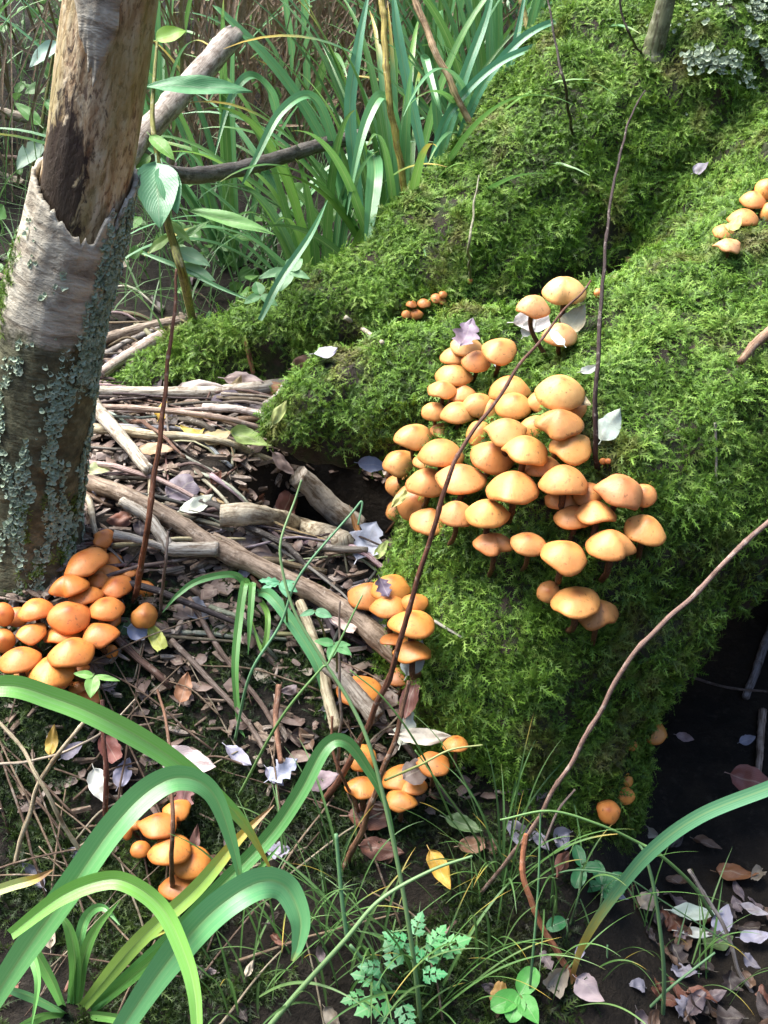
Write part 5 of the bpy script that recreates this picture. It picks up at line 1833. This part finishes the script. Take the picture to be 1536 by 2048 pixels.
tuft(gp(.02, 1.72), 64, .34, .62, .012, .018, 'large sedge tuft with long arching blades behind the middle of the long root', (-180, 180), 1, [G_TEAL, G_MID, G_MID, G_DARK, G_LIME, G_MID], stiff=(.6, 1.3))
tuft(gp(.20, 1.95), 64, .40, .75, .011, .017, 'blue-green sedge tuft spreading over the ridge near the young stem', (-170, 170), 2, [G_TEAL, G_TEAL, G_TEAL, G_MID], stiff=(.6, 1.3))
tuft(gp(-.10, 1.70), 24, .28, .50, .011, .016, 'sedge tuft with yellow-green blade bases beside the dark lichened branch', (-150, 60), 3, [G_MID, G_TEAL, G_LIME])
tuft(gp(-.26, 1.85), 20, .34, .55, .011, .016, 'pale blue-green sedge tuft behind the broken mossy-grey branch', (-120, 120), 4, [G_TEAL, G_TEAL, G_MID], stiff=(.6, 1.3))
tuft(gp(.10, 2.25), 50, .45, .8, .012, .018, 'tall sedge tuft standing behind the tan and yellow stems', (-180, 180), 5, [G_TEAL, G_TEAL, G_MID, G_DARK], stiff=(.5, 1.2))
tuft(gp(.36, 2.20), 50, .45, .75, .011, .016, 'dense blue-green sedge tuft at the top of the long root ridge', (-180, 180), 6, [G_TEAL, G_TEAL, G_MID], stiff=(.6, 1.3))
tuft(gp(-.85, 2.2), 40, .3, .6, .007, .012, 'loose grassy tuft on the bank beyond the dead tree', (-180, 180), 7, [G_MID, G_DARK, G_TEAL], stiff=(.5, 1.3))
tuft(gp(-.42, 2.1), 24, .3, .6, .008, .013, 'loose sedge tuft on the bank just past the dead tree', (-180, 180), 8, [G_MID, G_TEAL], stiff=(.5, 1.3))
tuft(gp(-.15, 2.2), 14, .3, .5, .010, .014, 'sedge tuft rising among the dead bracken stems', (-180, 180), 9, [G_TEAL, G_MID])

# explicit long blades of the tuft nearest the root
root_t = thing('sedge_tuft', 'cluster of drooping sedge blades hanging over the ridge of the long root', 'sedge', on_ground(790, 470))
for pts, w, c, y in [([(800, 400, 1.66), (790, 250, 1.60), (765, 190, 1.55), (735, 235, 1.52), (712, 320, 1.51), (694, 430, 1.51)], 30, G_TEAL, 0),
                     ([(745, 300, 1.66), (750, 340, 1.58), (742, 420, 1.55), (730, 515, 1.54)], 40, G_TEAL, 0),
                     ([(690, 430, 1.66), (670, 330, 1.6), (600, 200, 1.55), (530, 110, 1.52), (450, 30, 1.5), (425, 10, 1.5)], 28, G_TEAL, 0),
                     ([(690, 400, 1.62), (660, 260, 1.56), (620, 190, 1.52), (560, 225, 1.49), (510, 320, 1.47), (478, 380, 1.47)], 26, G_TEAL, 0),
                     ([(560, 250, 1.6), (540, 180, 1.55), (500, 150, 1.5), (460, 200, 1.48), (430, 310, 1.46)], 26, G_TEAL, 0),
                     ([(880, 330, 1.62), (870, 180, 1.58), (850, 115, 1.55), (870, 190, 1.52), (885, 230, 1.52)], 24, G_TEAL, 0),
                     ([(860, 330, 1.62), (900, 225, 1.58), (990, 130, 1.56), (1100, 85, 1.56), (1210, 70, 1.56)], 22, (.06, .22, .13), 0),
                     ([(900, 330, 1.62), (960, 180, 1.58), (1040, 80, 1.56), (1120, 40, 1.56), (1180, 50, 1.55)], 22, (.06, .22, .13), 0),
                     ([(880, 320, 1.62), (930, 150, 1.6), (970, 40, 1.6), (990, -40, 1.6)], 24, (.08, .25, .13), 0),
                     ([(940, 330, 1.64), (985, 230, 1.6), (1020, 130, 1.58), (1040, 40, 1.58), (1055, -40, 1.58)], 20, (.06, .22, .13), 0),
                     ([(720, 420, 1.62), (700, 230, 1.58), (715, 100, 1.56), (740, -30, 1.56)], 30, (.08, .24, .14), 0),
                     ([(850, 330, 1.60), (800, 90, 1.57), (785, -30, 1.57)], 26, (.08, .24, .14), 0),
                     ([(520, 640, 1.35), (560, 560, 1.36), (620, 470, 1.40), (655, 400, 1.46)], 20, (.04, .15, .07), 0),
                     ([(285, 505, 1.30), (360, 535, 1.28), (440, 575, 1.27), (510, 605, 1.27)], 12, (.07, .2, .09), 0)]:
    blade_child(root_t, pts, w, c, y)

# thin grass culms of the foreground


def culm(pts, w, color, label, w1=None):
    vs = [P(*q) for q in pts]
    n = 10 * len(vs)
    path = catmull(vs, n)
    r0, r1 = .5 * w * pts[0][2] / FPX, .5 * (w1 or w * .6) * pts[-1][2] / FPX
    v, f, u = tube(path, [r0 + (r1 - r0) * i / (n - 1) for i in range(n)], 6)
    return tag(obj('grass_culm', mesh_from('culm', v, f, [(a, b / max(1e-6, u[-1][1]) if b else 0) for a, b in u], M['grass']), None, (*color, 0)), label, 'grass')


PALEG = (.20, .34, .14)
culm([(845, 2080, 1.05), (825, 1900, 1.0), (790, 1700, .98), (745, 1510, .97), (700, 1405, .97), (640, 1310, .97), (590, 1225, .97), (565, 1140, .97), (562, 1080, .97), (590, 1000, .98), (603, 960, .98)], 10, PALEG, 'longest pale grass stalk leaning up the slope past the pale cut branch', 4)
culm([(520, 2075, .98), (600, 1980, .97), (690, 1880, .96), (760, 1800, .96), (860, 1742, .97), (945, 1712, .98)], 12, (.22, .36, .16), 'pale grass stalk slanting across the grassy foot of the slope', 5)
culm([(695, 1880, .99), (684, 1800, .98), (672, 1668, .97)], 10, (.14, .33, .16), 'short cut-off grass stalk standing upright on the slope', 8)
culm([(478, 1590, 1.08), (560, 1440, .99), (640, 1340, .97), (660, 1320, .97), (725, 1190, .97)], 6, (.13, .28, .08), 'fine grass stalk crossing the long thick stick')
culm([(470, 1480, 1.06), (500, 1350, .99), (560, 1250, .98), (600, 1150, .97), (700, 1030, .97), (724, 1004, .97), (716, 1050, .97)], 6, (.12, .32, .18), 'fine grass stalk bent at the tip before the dark hollow')
culm([(700, 1890, 1.02), (800, 2000, 1.04), (870, 2080, 1.06)], 7, (.15, .3, .14), 'fine grass stalk slanting down towards the cut-leaf herb')
culm([(905, 1640, 1.06), (840, 1500, 1.0), (770, 1400, .98), (700, 1340, .98)], 5, (.12, .25, .05), 'thin green stalk leaning at the foot of the buttress')
culm([(960, 1690, 1.05), (930, 1640, 1.02), (880, 1570, 1.0), (830, 1500, 1.0)], 5, (.10, .2, .04), 'fine dark green stalk near the curled cream leaf')
culm([(770, 1560, 1.04), (840, 1530, .99), (900, 1500, .98), (965, 1490, .98)], 6, (.36, .36, .12), 'straw-green stalk lying over the lower mushrooms')
culm([(1050, 2080, 1.08), (1062, 1950, 1.02), (1076, 1780, 1.0), (1081, 1620, .99)], 6, (.10, .27, .13), 'thin upright grass stalk beside the orange-pink cane')
culm([(1322, 2080, 1.12), (1328, 1950, 1.06), (1312, 1800, 1.03), (1292, 1715, 1.02), (1278, 1688, 1.02)], 9, (.13, .27, .12), 'grass stalk rising from the litter to a fork over the arching blade')
culm([(1425, 1830, 1.08), (1385, 1770, 1.05), (1320, 1710, 1.02), (1278, 1686, 1.02), (1200, 1650, 1.0), (1100, 1622, .99), (1000, 1640, .99)], 8, (.16, .31, .09), 'long thin grass stalk arching across in front of the black hollow', 4)
culm([(1180, 2060, 1.14), (1210, 1950, 1.10), (1215, 1890, 1.09)], 6, (.12, .27, .14), 'short grass stalk behind the orange-pink cane')
culm([(1250, 2070, 1.12), (1330, 1985, 1.08), (1430, 1905, 1.08)], 8, (.12, .27, .14), 'green grass stalk lying over the litter')
culm([(1080, 1760, 1.1), (1150, 1740, 1.08), (1250, 1755, 1.07), (1330, 1805, 1.09), (1480, 1900, 1.12)], 4, (.10, .22, .1), 'hair-fine grass stalk among the round green leaflets')

# grass tufts in the shade below the buttress and along the slope foot
gcols = [(.035, .10, .018), (.05, .14, .02), (.07, .18, .03), (.10, .19, .05)]
for k, (u, v, sd) in enumerate([(660, 1960, 11), (760, 1930, 12), (870, 1960, 13), (700, 1780, 14), (960, 1880, 15), (1010, 1760, 16), (590, 1880, 17), (820, 2030, 18), (1110, 1800, 19), (480, 1990, 20), (1000, 1700, 22)]):
    tuft(on_ground(u, v), 16, .07, .20, .0016, .0034, 'fine dark green grass tuft in the shade at the foot of the mossy buttress', (-180, 180), sd, gcols, group='fine grass tufts at the slope foot', name='grass_tuft', mat='grass', cat='grass', stiff=(.5, 1.4))
for k, (u, v, sd) in enumerate([(1290, 1850, 31), (1200, 1900, 32), (1420, 1990, 33), (1100, 1960, 34), (1350, 1930, 35)]):
    tuft(on_ground(u, v), 7, .06, .18, .0012, .0026, 'sparse fine grass tuft growing through the leaf litter', (-180, 180), sd, gcols, group='sparse grass tufts in the litter', name='grass_tuft', mat='grass', cat='grass', stiff=(.5, 1.4))


# ------------------------------------------------------------------ leafy plants
def leaf_part(root, u0, v0, t0, u1, v1, t1, wpx, color, kind='ovate', up=None, name='leaf', cup=.12, curl=-.15):
    a, b = P(u0, v0, t0), P(u1, v1, t1)
    L = (b - a).length
    o = obj(name, leaf_mesh(L, wpx * t0 / FPX, kind, GR, cup, curl, mat='green', wave=.03), None, color)
    d = raydir((u0 + u1) / 2, (v0 + v1) / 2)
    orient(o, a, (up or (Vector((0, 0, .8)) - d * .8)).normalized(), (b - a))
    m = o.matrix_basis.copy()
    o.parent = root
    o.matrix_parent_inverse = Matrix.Translation(-Vector(root.location))
    o.matrix_basis = m
    return o


def stem_part(root, pts, w0, w1, color, name='stem'):
    vs = [P(*q) for q in pts]
    path = catmull(vs, 10 * len(vs))
    n = len(path)
    r0, r1 = .5 * w0 * pts[0][2] / FPX, .5 * w1 * pts[-1][2] / FPX
    v, f, u = tube(path, [r0 + (r1 - r0) * i / (n - 1) for i in range(n)], 7, .05, 1)
    return child(name, mesh_from(name, v, f, u, M['stick']), root, color)


pg = on_ground(385, 640)
pt = depth_of(pg)
pl = thing('leafy_seedling', 'leafy green plant with an eaten drooping leaf standing beside the lichened bark', 'plant', pg)
stem_part(pl, [(385, 640, pt), (368, 560, 1.30), (348, 490, 1.28), (332, 430, 1.27), (318, 330, 1.27), (305, 240, 1.28), (310, 140, 1.29), (316, 70, 1.3)], 16, 5, (.24, .24, .05))
GL, GB = (.12, .32, .07), (.13, .33, .16)
leaf_part(pl, 312, 322, 1.26, 318, 440, 1.22, 84, GB, 'ovate')
leaf_part(pl, 325, 330, 1.26, 350, 395, 1.22, 50, GB, 'ovate')
leaf_part(pl, 375, 418, 1.27, 525, 398, 1.22, 34, (.17, .36, .10), 'lance')
leaf_part(pl, 345, 490, 1.28, 385, 410, 1.25, 16, (.17, .36, .10), 'lance')
leaf_part(pl, 290, 170, 1.28, 480, 105, 1.24, 46, (.10, .30, .12), 'lance')
leaf_part(pl, 312, 80, 1.29, 350, 30, 1.27, 40, (.22, .42, .04), 'ovate')
leaf_part(pl, 300, 310, 1.27, 270, 300, 1.24, 30, (.16, .34, .06), 'ovate')
leaf_part(pl, 300, 270, 1.27, 345, 300, 1.25, 30, (.16, .36, .06), 'ovate')
leaf_part(pl, 340, 470, 1.28, 300, 480, 1.25, 22, (.24, .40, .10), 'lance')
leaf_part(pl, 352, 500, 1.28, 400, 490, 1.25, 34, (.24, .42, .22), 'ovate')
leaf_part(pl, 360, 530, 1.28, 410, 520, 1.25, 28, (.22, .40, .20), 'ovate')
leaf_part(pl, 335, 440, 1.28, 375, 455, 1.25, 20, (.22, .40, .08), 'ovate')
# pale broad leaves on the far side of the dead tree
pg = on_ground(60, 360)
pl = thing('leafy_seedling', 'pale broad-leaved seedling on the grassy side beyond the dead tree', 'plant', pg)
tt = depth_of(pg)
stem_part(pl, [(60, 360, tt), (75, 300, tt - .05), (95, 180, tt - .08), (110, 90, tt - .1)], 9, 6, (.2, .2, .06))
leaf_part(pl, 118, 82, tt - .1, 62, 92, tt - .16, 34, (.30, .46, .36))
leaf_part(pl, 82, 285, tt - .06, 36, 300, tt - .12, 42, (.34, .48, .34))
leaf_part(pl, 90, 200, tt - .08, 130, 210, tt - .12, 28, (.14, .34, .10))
leaf_part(pl, 80, 250, tt - .08, 40, 180, tt - .12, 28, (.12, .30, .06))


def sprig(u, v, t, leaves, color, label, stemcol=(.14, .22, .05), foot=None):
    foot = foot or (u + 10, v + 60)
    t = min(t, depth_of(on_ground(u, v)) - .02)
    g = on_ground(*foot)
    root = thing('seedling', label, 'plant', g)
    stem_part(root, [(foot[0], foot[1], depth_of(g)), ((u + foot[0]) / 2 + 4, (v + foot[1]) / 2, (t + depth_of(g)) / 2 - .01), (u, v, t)], 5, 4, stemcol)
    for (a, l, w, kd) in leaves:
        leaf_part(root, u, v, t, u + l * math.cos(math.radians(a)), v - l * math.sin(math.radians(a)), t - .012, w, color, kd)
    return root


sprig(187, 1352, 1.02, [(150, 34, 18, 'ovate'), (12, 40, 13, 'ovate'), (-98, 44, 30, 'ovate')], (.16, .36, .07), 'three-leaved green seedling standing before the deep orange mushroom cluster', foot=(205, 1430))
sprig(668, 1288, 1.0, [(140, 30, 20, 'ovate'), (-20, 34, 22, 'ovate'), (-110, 32, 20, 'ovate'), (50, 18, 14, 'ovate')], (.13, .38, .12), 'small green seedling in front of the long thick stick', foot=(672, 1360))
sprig(560, 1165, 1.02, [(150, 36, 16, 'oak'), (175, 30, 14, 'oak'), (-10, 30, 20, 'ovate'), (-60, 26, 14, 'ovate'), (60, 18, 10, 'ovate')], (.13, .40, .20), 'pale mint-green seedling with toothed leaves above the long stick', foot=(575, 1260))
sprig(630, 1222, .99, [(160, 20, 14, 'ovate'), (10, 24, 22, 'ovate')], (.13, .34, .16), 'tiny round-leaved seedling over the long thick stick', foot=(655, 1300))
sprig(575, 540, 1.45, [(60, 40, 34, 'ovate'), (-10, 44, 20, 'ovate'), (-110, 46, 36, 'ovate'), (190, 60, 22, 'ovate')], (.20, .40, .18), 'pale green four-leaved seedling behind the long root', foot=(590, 620))
sprig(520, 590, 1.42, [(100, 34, 26, 'ovate'), (200, 34, 20, 'ovate'), (-20, 36, 20, 'ovate')], (.12, .30, .10), 'green seedling at the foot of the bank near the root tip', foot=(530, 640))
# round leaflets in the shade
for (u, v, ls, foot, lab) in [(1205, 1770, [(35, 46, 32, 'round'), (170, 36, 24, 'round'), (95, 40, 26, 'round'), (-60, 36, 26, 'round'), (-10, 44, 30, 'round')], (1190, 1850), 'clover-like seedling with round dark green leaflets in the shade of the hollow'),
                              (1165, 1735, [(95, 36, 26, 'round'), (-110, 44, 30, 'round'), (20, 30, 24, 'round')], (1140, 1850), 'darker round-leaved seedling next to the clover-like one'),
                              (1132, 1840, [(190, 32, 30, 'round')], (1130, 1890), 'single round leaflet on a thin stalk beside the orange-pink cane')]:
    sprig(u, v, 1.12, ls, (.022, .15, .045), lab, (.05, .12, .04), foot)
# fresh green plant in the litter
sprig(1040, 1990, 1.06, [(70, 50, 44, 'round'), (200, 60, 44, 'round'), (-60, 70, 40, 'ovate'), (-110, 60, 40, 'round')], (.09, .36, .06), 'fresh bright green seedling at the edge of the litter', foot=(1060, 2040))


# cut-leaf herb
def cut_leaf(root, u, v, t, ang, lpx, color):
    """Ferny leaf: a flat blade of toothed lobes along a midrib."""
    L = lpx * t / FPX
    vv, ff, uu = [], [], []

    def lobe_poly(bx, by, a, l, w):
        k = len(vv)
        ca, sa = math.cos(a), math.sin(a)
        pts = [(0, 0), (.25, .30), (.36, .62), (.50, .42), (.62, .58), (.76, .30), (1, 0), (.76, -.30), (.62, -.58), (.50, -.42), (.36, -.62), (.25, -.30)]
        for (x, y) in pts:
            X, Y = x * l, y * w
            px, py = bx + X * ca - Y * sa, by + X * sa + Y * ca
            vv.append(Vector((px, py, .10 * L * math.sin(px / L * 2.2) - .18 * abs(py) + .02 * L * noise.noise(Vector((px * 90, py * 90, u))))))
            uu.append((.5 + y * .4, x))
        c = len(vv)
        vv.append(Vector((bx + .5 * l * ca, by + .5 * l * sa, .10 * L * math.sin((bx + .5 * l * ca) / L * 2.2) - .18 * abs(by + .5 * l * sa))))
        uu.append((.5, .5))
        for i in range(len(pts)):
            ff.append((c, k + i, k + (i + 1) % len(pts)))

    lobe_poly(.60 * L, 0, 0, .42 * L, .24 * L)
    for s, l in ((.18, .40), (.42, .34), (.62, .24)):
        for sg in (-1, 1):
            lobe_poly(s * L, 0, sg * math.radians(52), l * L, l * .52 * L)
    o = obj('leaf', mesh_from('cut_leaf', vv, ff, uu, M['green']), None, color)
    ld = RGT * math.cos(math.radians(ang)) + UPV * math.sin(math.radians(ang))
    orient(o, P(u, v, t), (Vector((0, 0, .9)) - raydir(u, v) * .8).normalized(), ld)
    m = o.matrix_basis.copy()
    o.parent = root
    o.matrix_parent_inverse = Matrix.Translation(-Vector(root.location))
    o.matrix_basis = m


hg = on_ground(830, 1985)
herb = thing('cut_leaf_herb', 'low herb with ferny cut mint-green leaves at the foot of the slope', 'herb', hg)
HC = (.10, .36, .13)
for (u, v, a, l) in [(775, 1965, 165, 75), (800, 1945, 110, 70), (790, 1990, 215, 90), (800, 2000, 285, 70), (850, 1935, 70, 70), (850, 1925, 130, 55), (868, 1905, 25, 80), (820, 1890, 150, 60), (825, 1880, 75, 60), (835, 1950, 0, 60), (770, 1935, 180, 55), (740, 1990, 200, 60), (855, 1900, 60, 62), (780, 2025, 255, 60)]:
    stem_part(herb, [(832, 1990, depth_of(hg)), ((u + 832) / 2, (v + 1990) / 2 - 5, 1.04), (u, v, 1.02)], 4, 3, (.10, .24, .06))
    cut_leaf(herb, u, v, 1.02, a, l, tuple(q * GR.uniform(.85, 1.15) for q in HC))

# ------------------------------------------------------------------ the overgrown bank behind
bag = Bag()
for k in range(5200):
    x, y = GR.uniform(-1.6, 1.5), GR.uniform(1.62, 3.3)
    if fbm(Vector((x * 2.2, y * 2.2, 0)), 2) < -.05 and GR.random() < .7:
        continue
    z = ground_z(x, y)
    az, el = GR.uniform(0, 6.28), math.radians(GR.uniform(40, 85))
    L = GR.uniform(.10, .32)
    h = Vector((math.cos(az), math.sin(az), 0))
    p = Vector((x, y, z - .01))
    d = h * math.cos(el) + Vector((0, 0, math.sin(el)))
    pts = [p.copy()]
    for i in range(5):
        p = p + d * (L / 5)
        d = (d + Vector((0, 0, -1)) * GR.uniform(.1, .35)).normalized()
        pts.append(p.copy())
    w0 = GR.uniform(.0016, .0045)
    v, f, u = ribbon(pts, [w0, w0, w0 * .9, w0 * .7, w0 * .45, w0 * .1], None, .15, 0, h.cross(Vector((0, 0, 1))))
    bag.add(v, f, u)
o = obj('bank_grass', bag.mesh('bank_grass', M['grass']), None, (.036, .105, .022, .08))
o['kind'] = 'stuff'
tag(o, 'fine green grass covering the dim bank behind the roots', 'grass')
bag = Bag()
for k in range(1100):
    x, y = (GR.gauss(-.20, .22), GR.uniform(2.05, 3.0)) if GR.random() < .7 else (GR.uniform(-1.3, .6), GR.uniform(2.0, 3.0))
    z = ground_z(x, y)
    L = GR.uniform(.12, .50)
    lean = Vector((GR.gauss(.15, .35), GR.gauss(-.1, .3), 1)).normalized()
    p = Vector((x, y, z - .01))
    b = p + lean * L
    m = p.lerp(b, .5) + Vector((GR.uniform(-.03, .03), GR.uniform(-.03, .03), 0))
    w0 = GR.uniform(.002, .0065)
    v, f, u = ribbon(catmull([p, m, b + Vector((GR.uniform(-.06, .06), 0, GR.uniform(-.08, .0)))], 7), [w0] * 6 + [w0 * .4], Vector((0, -1, .3)), .25)
    bag.add(v, f, u)
o = obj('dead_grass', bag.mesh('dead_grass', M['stick']), None, (.40, .29, .19))
o['kind'] = 'stuff'
tag(o, 'tan dead grass and bracken stems standing on the bank behind the sedges', 'grass')
bag = Bag()
for k in range(900):
    x, y = GR.uniform(-1.4, .25), GR.uniform(1.55, 2.6)
    if fbm(Vector((x * 3, y * 3, 5)), 2) < .0:
        continue
    z = ground_z(x, y) + GR.uniform(.01, .12)
    L = GR.uniform(.016, .045)
    me = leaf_mesh(L, L * GR.uniform(.55, .8), 'ovate', GR, .1, -.2, wave=.04)
    q = Quaternion((Vector((GR.uniform(-.6, .6), GR.uniform(-.9, .2), 1))).normalized(), GR.uniform(0, 6.28)) @ Vector((0, 0, 1)).rotation_difference(Vector((GR.uniform(-.5, .5), GR.uniform(-.8, .2), 1)).normalized())
    uvl = me.uv_layers[0].data
    vv = [q @ p_.co + Vector((x, y, z)) for p_ in me.vertices]
    ff = [tuple(pq.vertices) for pq in me.polygons]
    uu = [(.5, .5)] * len(vv)
    for pq in me.polygons:
        for li, vi in zip(pq.loop_indices, pq.vertices):
            uu[vi] = tuple(uvl[li].uv)
    bag.add(vv, ff, uu)
    bpy.data.meshes.remove(me)
o = obj('ground_foliage', bag.mesh('ground_foliage', M['green']), None, (.11, .25, .06))
o['kind'] = 'stuff'
tag(o, 'low leafy ground cover growing over the bank behind the long root', 'foliage')
